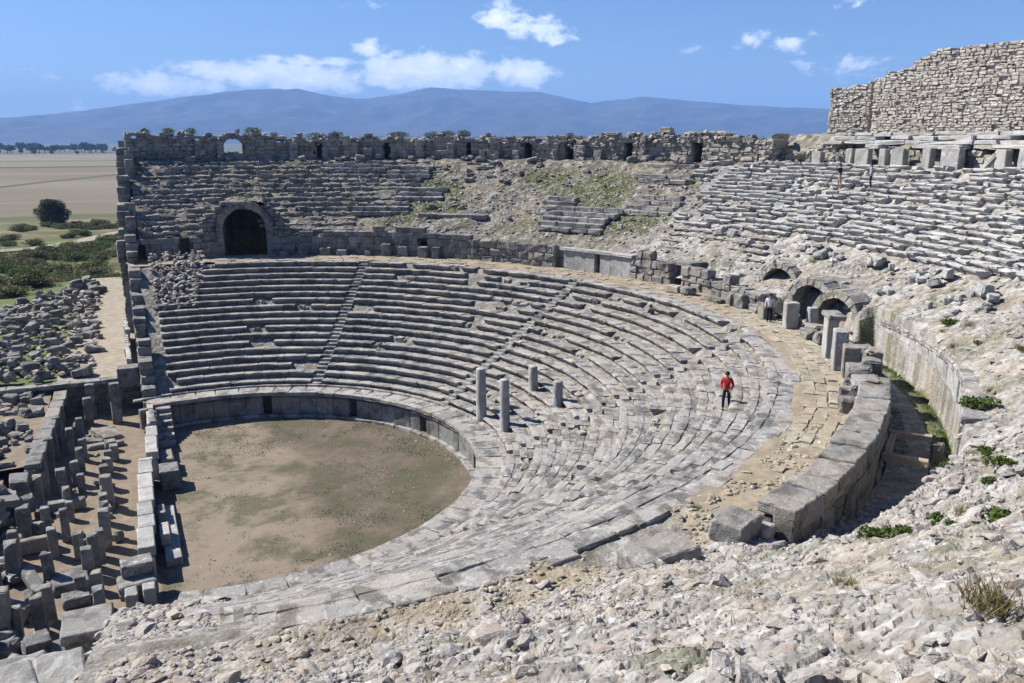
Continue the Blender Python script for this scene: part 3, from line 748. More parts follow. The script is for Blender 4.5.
# lower group of rows in front of it, left
lw = empty('upper_seating', P(37, 8, 11.4), 'lower bank of four slab rows above the cave-like dark hole', 'seating')
for k in range(4):
    R = 36.2 + k * .75; mb = MB(); z = 10.9 + k * .4; th = 15.8
    while th > 0 + k * .8:
        L = U(1, 2.2); d = math.degrees(L / R); th -= d
        if rng.uniform() < .9: mb.prof(R + rng.normal(0, .05), th + d / 2, z, L - .02, seatprof(.76), seg=2, jit=.018, dz=rng.normal(0, .02))
    local(mb, lw.location).build('seat_row', M['seat'], lw)
st = empty('diagonal_stairway', P(42, 18, 14), 'straight pale stairway with a triangular side wall climbing the upper seats', 'stairway')
mb = MB()
for k in range(22):
    R = 37.5 + k * .5; mb.pblock(R, 18.3 - .02 * k, 11.4 + k * .262 - .5, (.95, .55, .75), jit=.015, bev=.03, tint=U(.5, 1))
local(mb, st.location).build('step', M['bleached'], st)
mb = MB()
for k in range(7):
    R = 37.6 + k * .55; hgt = .3 + .16 * (7 - abs(k - 3)); mb.pblock(R, 17.3, 11.0 + k * .27, (.3, .56, .9), jit=.02, bev=.03, tint=.4)
local(mb, st.location).build('side_wall', M['beam'], st)
# loose blocks over the upper banks
protos = []
for k in range(7):
    mb = MB(); mb.block((0, 0, 0), (U(.7, 1.3), U(.5, .8), U(.35, .6)), jit=.03, bev=.09, n=4, worn=U(0, .4)); protos.append(mb.mesh('stone_block'))
def loose(th, R, z, s, label, group, mat='wall', cat='stone block', name=None, lay=.25):
    name = name or {'blocks strewn on the far slope': 'slope_block', 'boulders under the upper seats': 'boulder', 'broken blocks behind the walkway': 'broken_block', 'blocks below the gallery wall': 'wall_block', 'blocks at the foot of the castle wall': 'rough_block', 'broken blocks on the platform': 'brown_block', 'fallen blocks heaped beside the path': 'fallen_block'}.get(group, 'stray_block')
    o = bpy.data.objects.new(name, protos[int(rng.integers(7))]); col.objects.link(o)
    if not o.data.materials: o.data.materials.append(M[mat])
    o.material_slots[0].link = 'OBJECT'; o.material_slots[0].material = M[mat]
    o.location = (*P(R, th)[:2], z); o.rotation_euler = (U(-lay, lay), U(-lay, lay), math.radians(th - 90) + U(-.6, .6)); o.scale = (s * U(.8, 1.2), s * U(.8, 1.2), s * U(.8, 1.2))
    return tag(o, label, cat, group)
for k in range(46):
    th = U(19, 58); R = U(36.5, 49)
    loose(th, R, float(zbase(R, th)) - .05, U(.35, .8), 'stray grey block lying on the grassy far slope', 'blocks strewn on the far slope')
for k in range(34):
    th = U(-36, 10); R = 38.2 + U(-.5, .5)
    loose(th, R, float(zbase(R, th)) + U(0, .1), U(.5, .95), 'tumbled block in the line of boulders under the right-hand upper seats', 'boulders under the upper seats', 'pale')
for k in range(40):
    th = U(-34, 18); R = U(34.0, 37.6)
    loose(th, R, float(zbase(R, th)) - .08, U(.35, .75), 'pale broken block in the ruin behind the paved walkway', 'broken blocks behind the walkway', 'pale')

# ------------------------------------------------------------------ top gallery wall
pG = Arc(50.9, 93.3, 17.0)
def gtop(u):
    th = 93.3 - (93.3 - 17) * u / pG.len
    b = 19.85 + nz(7, .6)(u) + nz(6, .5)(u * 3) + .3 * sstep(40, 30, th)
    if th > 84.2: b = 19.95 + nz(8, 1.3)(u * 2.2) + .4 * (th > 91.5)
    if 77.5 < th < 84.2: b = 20.3
    return b
gd = [(pG.u(t_), w_, 17.4, 19.25) for t_, w_ in ((45, .95), (39.8, .9), (32.4, .95), (24, 1.1), (52.6, .5), (62.9, .6), (71.2, .55))]
gal = thing_wall('gallery_wall', 'long ruined gallery wall with small dark doorways along the far skyline', pG, 17.2, gtop, M['gallery'],
           doors=gd, extra=[(pG.u(81.4), 2.9, 17.0, 19.2), (pG.u(81.4), 2.3, 19.1, 19.7)], thick=.8, ch=(.26, .5), bl=(.4, 1.3), rag=.42, jit=.045, bev=.1, missing=.06, face=.07)
# the see-through arch near the wall's left end
def open_arch():
    t = empty('broken_arch', P(50.9, 81.4, 17.6), 'free-standing rubble arch on the skyline with blue sky showing through it', 'archway', rz=math.radians(81.4 - 90))
    mb = MB(); half = 1.05; nv = 11
    for k in range(nv):
        a = PI * (k + .5) / nv; c = np.array([math.cos(a) * (half + .25), .4, 1.05 + math.sin(a) * (half + .25)])
        V, Fc = lattice(3, 3, 3); wd = (half + .25) * PI / nv; ax = [axis_coords(wd, 3, .04), axis_coords(.8, 3, .05), axis_coords(.5 * U(.9, 1.25), 3, .05)]
        v = np.stack([ax[q][V[:, q].astype(int)] for q in range(3)], 1) + rng.normal(0, .02, (len(V), 3)); Mr = np.array(Matrix.Rotation(-(a - PI / 2), 3, 'Y')); mb.add(v @ Mr.T + c, Fc, None, rng.uniform())
    mb.build('voussoir_arch', M['wall'], t)
    mb = MB()
    for s_ in (-1, 1):
        z = -.3
        while z < 1.2: h = U(.3, .5); mb.block((s_ * (half + .3), .4, z), (.7, .85, h), jit=.025, bev=.06); z += h
    mb.build('pier', M['wall'], t); mb = MB()
    for k in range(6): mb.block((-1.3 + k * .52, .2 + U(-.1, .1), -.35), (U(.45, .65), U(.5, .8), U(.9, 1.25)), jit=.03, bev=.07)
    mb.build('rubble_sill', M['gallery'], t)
open_arch()
mb = MB()
for k in range(34):
    th = U(30, 93)
    if any(abs(th - q) < 1.3 for q in (45, 39.8, 32.4, 52.6, 62.9, 71.2, 81.4)): continue
    z = 17.3; top = z + U(.6, 2.3); w_ = U(.5, 1.2)
    while z < top: h = U(.4, .7); mb.pblock(50.35 + U(-.15, .25), th + U(-.05, .05), z, (w_ * U(.9, 1.1), .8, h - .01), jit=.03, bev=.07, rot=U(-.06, .06)); z += h
local(mb, gal.location).build('pier_stump', M['gallery'], gal)
# roof of the gallery and its back wall (dark doors need a dark room behind them)
def gallery_roof():
    ths = np.arange(17, 78, .4); rs = np.linspace(51.6, 55.6, 12); TH, RR = np.meshgrid(ths, rs, indexing='ij'); x = RR * np.cos(np.radians(TH)); y = RR * np.sin(np.radians(TH))
    z = 19.5 + (fbm(x * .7, y * .7, 12) - .4) * .6; n, m = TH.shape; idx = np.arange(n * m).reshape(n, m)
    top = np.stack([x, y, z], -1).reshape(-1, 3); bot = top - np.array([0, 0, .5])
    q = np.stack([idx[:-1, :-1], idx[:-1, 1:], idx[1:, 1:], idx[1:, :-1]], -1).reshape(-1, 4)
    mb = MB(); mb.add(top, q[:, ::-1], None, .6); N = n * m; mb.add(bot, q, None, .2); 
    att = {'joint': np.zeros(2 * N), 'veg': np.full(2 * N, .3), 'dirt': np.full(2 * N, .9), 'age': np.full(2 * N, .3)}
    local(mb, gal.location).build('roof', M['rubble'], gal, attrs=att)
    mb = MB(); wall(mb, Arc(55.2, 78, 17), 15.5, 19.3, thick=.6, ch=(.45, .6), bl=(1, 2), n=(2, 2, 2), missing=0, rag=.05); local(mb, gal.location).build('back_wall', M['wall'], gal)
gallery_roof()
mb = MB()
for k in range(2600):
    th = U(18, 77); R = U(50.95, 55); mb.blades([(*P(R, th)[:2], 19.55 + U(-.1, .25))], .22, .03)
tag(mb.build('dry_grass', M['dry']), kind='stuff')
mb = MB()
for k in range(520):
    th = U(17.5, 93); R = U(50.7, 51.8); mb.rock((*P(R, th)[:2], gtop(pG.u(th)) + U(-.75, -.12)), U(.16, .42))
local(mb, gal.location).build('rubble_crest', M['rock'], gal)
for k in range(40):
    th = U(20, 92); R = U(49.2, 50.4); loose(th, R, float(zbase(R, th)) + U(0, .1), U(.5, 1.15), 'block lying at the foot of the skyline gallery wall', 'blocks below the gallery wall')
mb = MB(); 
# right part of the gallery: stump of the vault, pillars and slabs
stub = empty('gallery_stump', P(51, 13, 17.2), 'broken-off rubble end of the skyline gallery between the grey wall and the pillars', 'ruin')
mb = MB(); wall(mb, Arc(50.6, 16.9, 14.8), 17.2, 19.7, thick=2.5, ch=(.35, .6), bl=(.5, 1), jit=.05, bev=.12)
wall(mb, Arc(51.6, 14.8, 5.5), 17.0, lambda u: 18.4 + .16 * u + nz(31, .3)(u), thick=2.2, ch=(.35, .6), bl=(.5, 1.1), jit=.06, bev=.14, rag=.3)
for k in range(120): th = U(5, 16); R = U(49.6, 51.8); mb.rock((*P(R, th)[:2], float(zbase(R, th)) + U(0, 1.2) * (R > 50.6)), U(.15, .5))
local(mb, stub.location).build('masonry', M['gallery'], stub)
ord_ = ['first', 'second', 'third', 'fourth', 'fifth', 'sixth', 'seventh', 'eighth', 'ninth', 'tenth', 'eleventh', 'twelfth', 'thirteenth', 'fourteenth', 'fifteenth', 'sixteenth', 'seventeenth', 'eighteenth', 'nineteenth', 'twentieth']
for k, (th, w, h, tl) in enumerate([(9.2, .9, 1.5, 0), (5.6, .55, 1.75, 0), (4.2, 1.2, 1.75, 0), (2.0, .6, 1.75, 0), (.4, 1.15, 1.8, 0), (-2.6, .7, 1.8, 0), (-5.0, 1.6, 1.85, 0), (-9.9, .9, 1.8, 0), (-12.2, 1.1, 1.9, 0)]):
    mb = MB(); mb.block((0, 0, 0), (w, .6, h), jit=.015, bev=.05, n=4, tint=U(.4, 1)); o = mb.build('stone_pillar', M['pale']); o.location = P(50.1, th, 17.05); o.rotation_euler = (0, tl, math.radians(th - 90))
    tag(o, f'upright pale slab, {ord_[k]} from the left in the pillar row below the castle wall', 'pillar', 'pillars below the castle wall')
mb = MB(); mb.block((0, 0, 0), (.35, .4, 1.9), jit=.015, bev=.04, n=4, tint=.9); o = mb.build('leaning_slab', M['pale']); o.location = P(49.9, -7.9, 17.1); o.rotation_euler = (0, .75, math.radians(-7.9 - 90)); tag(o, 'pale slab leaning diagonally across a dark opening below the castle wall', 'stone slab')
pR = Arc(50.95, 10.5, -24)
rr_ = thing_wall('recess_wall', 'dark rubble wall behind the row of upright slabs below the castle wall', pR, 16.9, lambda u: 18.7 + nz(41, .15)(u), M['gallery'], thick=.8, ch=(.35, .55), bl=(.5, 1.1), jit=.035, bev=.08)
sl = empty('slab_course', P(50.8, 0, 18.8), 'stacked courses of long flat grey slabs lying between the pillars and the castle wall', 'slabs')
for j, (R, z) in enumerate(((50.1, 18.85), (50.9, 19.15), (51.9, 19.45), (53.0, 19.75))):
    mb = MB(); th = 9.5 - j * .3
    while th > -24:
        L = U(1.2, 3.2); d = math.degrees(L / R); th -= d
        if rng.uniform() < .88 and not (j == 0 and -10.5 < th < -7.0): mb.pblock(R + rng.normal(0, .12), th + d / 2, z + rng.normal(0, .03), (L - .04, U(.9, 1.3), U(.24, .34)), rot=rng.normal(0, .03), jit=.02, bev=.05, n=(4, 3, 3), tilt=(rng.normal(0, .02), rng.normal(0, .015)))
    local(mb, sl.location).build('flat_slab', M['bleached'], sl)
for k in range(26):
    th = U(-22, 12); R = U(52.5, 56.4); loose(th, R, 19.7 + U(-.15, .15), U(.5, 1.), 'rough block heaped at the foot of the castle wall', 'blocks at the foot of the castle wall')
for k in range(17):
    th = U(-15, 10); single_ = loose(th, U(50.0, 50.5), 17.05, U(.7, 1.3), 'tumbled block choking the gaps between the pale pillars below the castle', 'blocks between the castle pillars', 'gallery', name='choking_block')
# castle ground
mb = MB(); ths = np.arange(-40, 16, .4); rs = np.linspace(51.7, 57.5, 20); TH, RR = np.meshgrid(ths, rs, indexing='ij'); x = RR * np.cos(np.radians(TH)); y = RR * np.sin(np.radians(TH))
h1, t1, g1 = rubble(x, y, .6, .25, 77); z = 17.4 + 2.5 * sstep(51.7, 54.5, RR) + h1 + (fbm(x, y, 3) - .5) * .4; idx = np.arange(TH.size).reshape(TH.shape)
q = np.stack([idx[:-1, :-1], idx[:-1, 1:], idx[1:, 1:], idx[1:, :-1]], -1).reshape(-1, 4)[:, ::-1]; mb.add(np.stack([x, y, z], -1).reshape(-1, 3), q, None, t1.ravel())
tag(mb.build('castle_bank_ground', M['rubble'], attrs={'joint': g1.ravel(), 'veg': np.full(mb.n, .25), 'dirt': np.full(mb.n, .3)}), kind='structure')
# castle
cl = Line((57.35, 9.4), (56.5, 13.3)); cr = Line((59.4, -20.), (57.2, 8.85))
def ctop(u):   # right face, u from the right end (y=-20) to the crack
    y = -20 + u * (28.85 / cr.len)
    return float(np.interp(y, [-20, -6, 1.0, 3.7, 4.0, 6.5, 7.6, 8.9], [27.0, 26.6, 26.5, 26.35, 25.95, 25.3, 24.9, 24.6])) + nz(51, .1)(u)
thing_wall('castle_wall', 'tall sunlit castle wall of small coursed stones on the right skyline', cr, 19.3, ctop, M['castle'], thick=1.4, ch=(.17, .33), bl=(.25, .75), jit=.028, bev=.07, rag=.16, missing=.04, face=.03)
thing_wall('castle_wall', 'shorter end of the castle wall left of its tall vertical crack', Line(cl.p, cl.q), 19.5, lambda u: 24.35 - .12 * u + nz(52, .12)(u), M['castle'], thick=1.4, ch=(.17, .3), bl=(.25, .65), jit=.03, bev=.07, rag=.16, face=.04)
mb = MB(); wall(mb, Line((58.5, 9.9), (58.5, 8.3)), 19.5, 23.8, thick=.5, ch=(.3, .5), bl=(.4, .6)); o = tag(mb.build('crack_filling', M['beam']), 'brown recessed masonry in the vertical crack of the castle wall', 'wall')  # filling darker than the wall: part of the crack's shadow is in its colour
# ------------------------------------------------------------------ the open ring corridor on the right
def single(name, label, cat, th, R, z, size, mat='wall', rot=0, tilt=(0, 0), group=None, n=5, jit=.018, bev=.06, worn=0, tint=None):
    mb = MB(); mb.block((0, 0, 0), size, jit=jit, bev=bev, n=n, worn=worn, tint=tint); o = mb.build(name, M[mat]); o.location = P(R, th, z); o.rotation_euler = (tilt[0], tilt[1], math.radians(th - 90) + rot); return tag(o, label, cat, group)
par = empty('parapet_wall', P(32.5, -56, 8), 'massive curved grey parapet between the paved walkway and the open grass-floored corridor', 'wall')
mb = MB(); th = -69.9
while th < -48:
    L = U(.9, 1.8); d = math.degrees(L / 32.4); h = .95 + .3 * float(sstep(-68, -58, th))
    mb.pblock(31.98 + rng.normal(0, .02), th + d / 2, 9.52, (L - .004, 1.2 + rng.normal(0, .02), h - .58 + rng.normal(0, .015)), jit=.03, bev=.06, n=(12, 9, 6), tint=U(0, .6), tilt=(rng.normal(0, .01), rng.normal(0, .006))); th += d
local(mb, par.location).build('coping_block', M['wall'], par)
mb = MB(); wall(mb, Arc(32.47, -69.9, -47.5), 7.3, 9.53, thick=.66, ch=(.55, .75), bl=(.8, 1.5), jit=.015, bev=.035, rag=0, missing=0)
wall(mb, Arc(32.03, -69.8, -48), 8.6, 9.53, thick=.42, ch=(.3, .4), bl=(.8, 1.5), jit=.015, bev=.035, rag=0, missing=0)
local(mb, par.location).build('facing', M['wall'], par)
mb = MB(); wall(mb, Arc(32.55, -47.5, -24), 7.3, lambda u: 9.7 + nz(61, .4)(u), thick=.65, ch=(.5, .7), bl=(.7, 1.3), jit=.03, bev=.06); local(mb, par.location).build('rear_facing', M['wall'], par)
out = empty('corridor_wall', P(35.5, -42, 8), 'curved smooth-faced outer wall of the open corridor under the rubble slope', 'wall')
mb = MB()
def otop(u): return float(np.interp(u, [0, 4, 10, 19], [11.15, 11.05, 10.7, 10.25]))
pO = Arc(35.42, -57.5, -26)
for (z, h, off) in ((7.7, .95, 0.0), (8.66, 1.0, .02), (9.67, 1.1, .0)):
    u = 0
    while u < pO.len:
        L = U(.7, 1.4); c = u + L / 2; hh = min(h, otop(c) - .3 - z)
        if hh > .12: x, y, r = pO.at(c, .3 + off + rng.normal(0, .012)); mb.block((x, y, z), (L - .012, .5, hh - .008), rot=r, jit=.01, bev=.025, n=(3, 3, 4))
        u += L
local(mb, out.location).build('facing', M['pale'], out)
mb = MB(); u = 0
while u < pO.len:
    L = U(1., 1.9); c = u + L / 2; x, y, r = pO.at(c, .42); mb.block((x, y, otop(c) - .32), (L - .015, .85, .32), rot=r, jit=.016, bev=.06, n=4); u += L
local(mb, out.location).build('coping', M['seat'], out)
for k, (th, R, z, L, lb) in enumerate([(-50.6, 33.9, 8.75, 1.45, 'farther of the two tan stone bars crossing the shaded corridor floor'), (-55.2, 33.9, 8.75, 1.45, 'nearer of the two tan stone bars crossing the shaded corridor floor')]):
    single('stone_bar', lb, 'stone bar', th, R - .72 + .72, z, (.26, L, .22), 'beam', n=4, bev=.02, jit=.008, tilt=(0.0, 0))
single('stone_bar', 'low tan kerb joining the two bars against the parapet of the shaded corridor', 'stone bar', -52.9, 33.3, 8.72, (2.7, .2, .22), 'beam', n=4, bev=.02, jit=.008)
for th in (-50.6, -55.2):
    single('bar_footing', f'stub wall carrying the {"farther" if th > -52 else "nearer"} tan bar in the corridor', 'stone block', th, 34.85, 7.7, (.3, .4, 1.04), 'dark', n=4)
mb = MB(); pts = []
for k in range(2600):
    th = U(-61, -25); R = TR1 - .05 - abs(rng.normal(0, .28)); pts.append((*P(R, th)[:2], 7.95))
for k in range(500): th = U(-50, -40); pts.append((*P(U(33.3, 33.9), th)[:2], 7.95))
mb.blades(pts, .16, .02); tag(mb.build('corridor_grass', M['grass']), kind='stuff')
# blocks ending the parapet
single('parapet_block', 'big squared grey block ending the parapet, set on a smaller pale block', 'stone block', -71.9, 32.05, 9.15, (1.2, 1.0, .6), 'wall', rot=.12, n=10, bev=.07, jit=.03, tint=.1)
single('footing_block', 'pale squared block under the end block of the parapet', 'stone block', -72.4, 32.4, 8.55, (.7, .6, .62), 'pale')
single('footing_block', 'pale cube-like block showing below the near end of the long parapet', 'stone block', -70.6, 32.3, 8.5, (.6, .7, .9), 'pale', n=4)
single('sunken_block', 'broad flat grey block half sunk in the rubble left of the parapet end', 'stone block', -76.6, 31.6, 9.0, (1.9, 1.2, .6), 'wall', rot=-.1, n=10, bev=.1, jit=.03, tint=.2)
# vault arches and piers by the paved walkway
vault(-21.4, 34.0, 1.15, .85, 8.9, 2.6, 'nearest of three broken vault arches, with an ochre jamb, at the corridor mouth', 'ruined_vault', M['gallery'], vous=9, ringw=.42, group='broken vault arches', tilt=.5, fr=1.5)
vault(-16.0, 34.0, 1.15, .95, 9.0, 2.4, 'middle of three broken vault arches, half filled with rubble', 'ruined_vault', M['gallery'], vous=9, ringw=.4, group='broken vault arches', tilt=.5, fr=1.4)
vault(-7.2, 35.0, 1.15, .25, 9.9, 2.4, 'farthest of three broken vault arches, a low dark slit behind the white-shirted visitor', 'ruined_vault', M['gallery'], vous=9, ringw=.35, group='broken vault arches', tilt=.35, fr=.8)
pE = Arc(rw, 15.0, -11.5)
thing_wall('walkway_back_wall', 'broken block wall at the right of the walkway, with a cave-like dark hole', pE, 8.9, lambda u: float(np.interp(u, [0, 4, 9, 14, 18, 22], [10.9, 10.8, 10.2, 9.9, 9.6, 9.5])) + nz(71, .35)(u), M['wall'],
           doors=[(pE.u(6.6), 1.25, 8.8, 10.5)], partname='cave_mouth', thick=.8, ch=(.4, .65), bl=(.6, 1.3), jit=.035, bev=.09, rag=.25)
PB = [('door_pier', 'dark-sided square pier under a flat slab beside the white-shirted visitor', -14.6, 31.7, 9, (.75, .8, 1.35), 'wall'), ('door_slab', 'flat grey slab capping the pier beside the white-shirted visitor', -14.2, 31.5, 10.36, (1.2, 1.1, .22), 'seat'),
      ('stone_pier', 'tall pale pier with ochre side, left of the two panelled slabs', -19.6, 31.9, 9, (.6, .75, 1.5), 'pale'), ('stone_pier', 'thin pale upright slab just behind the ochre-sided pier', -20.6, 32.9, 9, (.5, .5, 1.3), 'pale'),
      ('panel_pier', 'left and farther of two tall pale panelled slabs at the walkway edge', -31.6, 31.75, 9, (.85, .55, 2.0), 'pale'), ('panel_pier', 'right and nearer of two tall pale panelled slabs at the walkway edge', -35.4, 31.75, 9, (.95, .6, 1.85), 'pale'),
      ('cap_slab', 'broken slab lying across the top of the farther panelled slab', -31.9, 31.8, 11.02, (1.5, .8, .25), 'seat'),
      ('stone_pier', 'shorter grey pier next to the nearer panelled slab', -38.2, 32.0, 9, (.8, .7, 1.5), 'wall'), ('stone_pier', 'low grey pier at the start of the tumbled stack on the walkway edge', -41.4, 32.0, 9, (.9, .75, 1.05), 'wall')]
for (nm, lb, th, R, z, s, mt) in PB: single(nm, lb, 'stone slab' if 'slab' in nm else 'pier', th, R, z, s, mt, rot=U(-.06, .06), n=5, bev=.05)
for k, (th, R, z, s) in enumerate([(-43.6, 31.9, 9, (1.2, .9, .6)), (-43.9, 32.0, 9.6, (1.3, .9, .3)), (-43.5, 32.1, 9.9, (1.0, .8, .35)), (-45.4, 31.7, 9, (.8, .8, .7)), (-46.2, 32.2, 9, (1.1, 1.0, .9)), (-46.4, 32.2, 9.9, (1.2, 1.0, .35)), (-41.0, 32.7, 9, (1.1, .8, 1.3)), (-47.6, 31.7, 9, (.9, .8, .55)), (-37, 33.0, 9, (1., .7, 1.2)), (-34, 33.0, 9, (1.1, .7, 1.0)), (-29, 32.6, 9, (1.2, .8, .8)), (-26.2, 32.3, 9, (1.0, .8, .6)), (-24.0, 32.0, 9, (1.1, .7, .5)), (-17.5, 32.6, 9, (1., .7, .6)), (-22.5, 32.7, 9, (1.2, .8, .55)), (-11.6, 32.0, 9, (1.2, .7, .5)), (-8.5, 31.9, 9, (.9, .7, .9)), (-6.6, 31.8, 9, (.7, .5, .8)), (-4, 31.5, 9, (1.6, .7, .25)), (1.5, 31.3, 9, (1.3, .8, .5)), (-12.7, 32.4, 9, (.8, .6, 1.1))]):
    single('tumbled_block', 'tumbled grey block in the ruined edging between paved walkway and corridor', 'stone block', th, R, z, s, 'wall', rot=U(-.2, .2), tilt=(U(-.05, .05), U(-.05, .05)), group='tumbled blocks edging the walkway', n=4, bev=.08, jit=.025, worn=.3)
single('cut_block', 'lone yellowish cut block on the walkway in front of the cave-like hole', 'stone block', 3.2, 31.0, 9, (1.1, .7, .5), 'flag', rot=.2)
# ------------------------------------------------------------------ four column shafts on the first rows
for (lb, x, y, z, h, r) in [('tallest column shaft with an orange-stained foot, leftmost of the four on the seats', 15.75, .9, 2.1, 3.25, .33), ('second tall grey column shaft, nearest the orchestra, leaning slightly', 16.0, -2.2, 2.2, 3.2, .31),
                            ('short column stump farthest up the seats', 19.0, 0.0, 3.86, 1.5, .31), ('short column stump right of the other three shafts', 18.85, -3.65, 3.9, 1.46, .31)]:
    mb = MB(); mb.tube([(0, 0, -.6), (0, 0, .02), (0, 0, .1), (0.01, 0, h * .5), (.02, .01, h - .04), (.02, .01, h)], [r * 1.12, r * 1.12, r, r * .97, r * .93, r * .86], n=28, tint=.6)
    o = mb.build('column_shaft', M['column'] if 'column' in M else M['pale'], smooth=True); o.location = (x, y, z); o.rotation_euler = (U(-.02, .02), U(-.03, .03), U(0, 6)); tag(o, lb, 'column')
# ------------------------------------------------------------------ stage side
ST = [('A',-6.11,1.07,1.70,0.59),('A',-6.28,1.42,1.0,0.60),('A',-6.22,-2.69,1.70,0.45),('A',-6.25,-3.95,1.81,0.59),('A',-6.70,-6.03,1.58,0.56),('A',-6.98,-6.82,1.30,0.55),('A',-6.55,-8.47,0.92,0.49),('A',-6.45,-10.05,0.94,0.51),
('A',-6.20,6.28,0.96,0.60),('A',-5.87,8.62,0.93,0.56),('A',-5.66,16.57,2.6,0.71),('A',-7.30,19.06,2.1,0.66),('A',-7.45,16.92,1.77,0.63),('A',-6.10,10.66,0.61,0.77),
('B',-7.68,7.30,1.41,0.48),('B',-7.88,5.39,1.30,0.52),('B',-8.07,-2.28,1.51,0.45),('B',-7.99,0.19,0.96,0.42),('B',-8.51,-3.91,1.36,0.48),('B',-8.51,-6.90,1.47,0.54),('B',-8.28,-10.29,1.51,0.50),('B',-8.56,-11.13,1.62,0.53),('B',-9.3,4.37,1.32,0.51),('B',-8.55,4.29,1.33,0.62),('B',-7.55,4.0,0.98,0.46),
('C',-9.82,-1.71,1.75,0.65),('C',-10.03,-5.71,1.7,0.64),('C',-9.79,-11.40,2.2,0.55),('C',-9.17,12.68,1.85,0.52),('C',-9.20,10.92,1.74,0.44),('C',-9.39,8.45,1.86,0.55),('C',-8.86,-8.13,0.48,0.45),('C',-9.36,-11.22,1.33,0.40),('C',-9.13,-12.6,0.71,0.55),
('C',-10.6,1.2,1.5,.6),('C',-10.4,-8.6,1.9,.6),('C',-11.2,-3.6,1.6,.6),('C',-11.4,-7.2,1.7,.6),('C',-11.0,-10.2,1.8,.6),('A',-6.35,4.0,1.3,.55),('A',-6.3,-1.0,1.5,.5),('B',-8.2,2.0,1.1,.45),('B',-7.4,-4.6,1.2,.5),('B',-7.6,9.3,1.3,.5),('B',-8.4,11.2,1.5,.5),('B',-7.2,-8.6,.9,.5),('B',-7.9,13.6,1.4,.5),('B',-9.0,-1.0,1.3,.5),('C',-9.7,6.2,1.8,.55),('C',-9.6,2.9,1.6,.55),('C',-10.7,-12.3,2.0,.6),('C',-10.1,-3.9,1.5,.5),('C',-12.2,-9.0,1.7,.6),('C',-12.0,-1.2,1.4,.6),('A',-6.35,2.6,1.2,.55),('A',-6.5,-5.0,1.35,.5),('A',-6.2,7.4,1.0,.5)]
rows = {'A': ('orchestra-side', sorted([s for s in ST if s[0] == 'A'], key=lambda s: s[2])), 'B': ('middle', sorted([s for s in ST if s[0] == 'B'], key=lambda s: s[2])), 'C': ('left-hand', sorted([s for s in ST if s[0] == 'C'], key=lambda s: s[2]))}
for rk, (wh, lst) in rows.items():
    for k, (_, x, y, h, w) in enumerate(lst):
        w *= .86; h *= 1.1; mb = MB(); d = w * U(.85, 1.2)
        if h > 2: 
            mb.block((0, 0, -.1), (w, d, h * .55), jit=.014, bev=.04, n=4, tint=.3); mb.block((.02, .01, h * .45 + .01), (w * 1.05, d * 1.05, h * .55), jit=.014, bev=.04, n=4, tint=.8)
        else: mb.block((0, 0, -.1), (w, d, h + .1), jit=.016, bev=.04, n=(5, 5, 6), worn=.25 if k % 3 == 0 else .08)
        o = mb.build('stone_post', M['dark']); o.location = (x, y, 0); o.rotation_euler = (rng.normal(0, .02), rng.normal(0, .02), U(-.12, .12))
        size = 'knee-high' if h < .8 else 'waist-high' if h < 1.15 else 'chest-high' if h < 1.5 else 'head-high' if h < 2 else 'tallest'
        tag(o, f'{size} stone post, {ord_[k]} from the front in the {wh} row of the stage', 'stone post', 'stone posts of the ruined stage')
def lone(name, lb, cat, x, y, z, size, mat='wall', rot=0, tilt=(0, 0), n=5, group=None, bev=.05, jit=.016, worn=0, tint=None):
    mb = MB(); mb.block((0, 0, 0), size, jit=jit, bev=bev, n=max(n, 7), worn=worn, tint=tint); o = mb.build(name, M[mat]); o.location = (x, y, z); o.rotation_euler = (tilt[0], tilt[1], rot); return tag(o, lb, cat, group)
fw = empty('stage_front_wall', (-4.3, 0, 0), 'low wall of long grey blocks dividing the orchestra from the stage posts', 'wall')
mb = MB()
for (y0, y1, x, top, w) in ((-8.0, 4.1, -4.45, 1.5, .75), (4.4, 9.6, -3.75, 1.65, .68), (9.7, 12.6, -3.5, 1.75, .62)):
    y = y0
    while y < y1 - .3:
        L = min(U(1.3, 2.3), y1 - y); xx = x + (y - y0) * .03
        mb.block((xx + rng.normal(0, .02), y + L / 2, top - .5), (w, L - .02, .5), jit=.014, bev=.05, n=(4, 6, 4), tint=U(.3, 1)); mb.block((xx, y + L / 2, -.05), (w * .8, L - .02, top - .48), jit=.014, bev=.03, tint=U(0, .5)); y += L
local(mb, fw.location).build('block_course', M['pale'], fw)
lone('pedestal_block', 'grey block with sockets in its top at the near end of the stage front wall', 'stone block', -4.9, -9.3, 1.05, (1.3, .95, .55), 'seat', rot=.1, tint=.2)
lone('pedestal_block', 'long rounded grey block under the socketed block by the stage front wall', 'stone block', -4.95, -9.9, .35, (1.55, 1.3, .7), 'wall', rot=.1, bev=.12)
lone('pedestal_block', 'small upright block, left of a pair below the rounded grey block', 'stone block', -5.2, -11.1, 0.2, (.5, .8, .9), 'pale'); lone('pedestal_block', 'small upright block, right of a pair below the rounded grey block', 'stone block', -4.5, -11.0, 0.2, (.5, .7, .95), 'pale')
lone('trough_block', 'hollowed trough-like block against the orchestra side of the stage wall', 'stone block', -2.95, 2.9, 0, (1.05, 1.5, 1.15), 'wall'); lone('ledge_block', 'rubbly block stack between the trough and the stone steps', 'stone block', -2.95, 5.6, 0, (.8, 2.0, .95), 'wall', jit=.05, bev=.1)
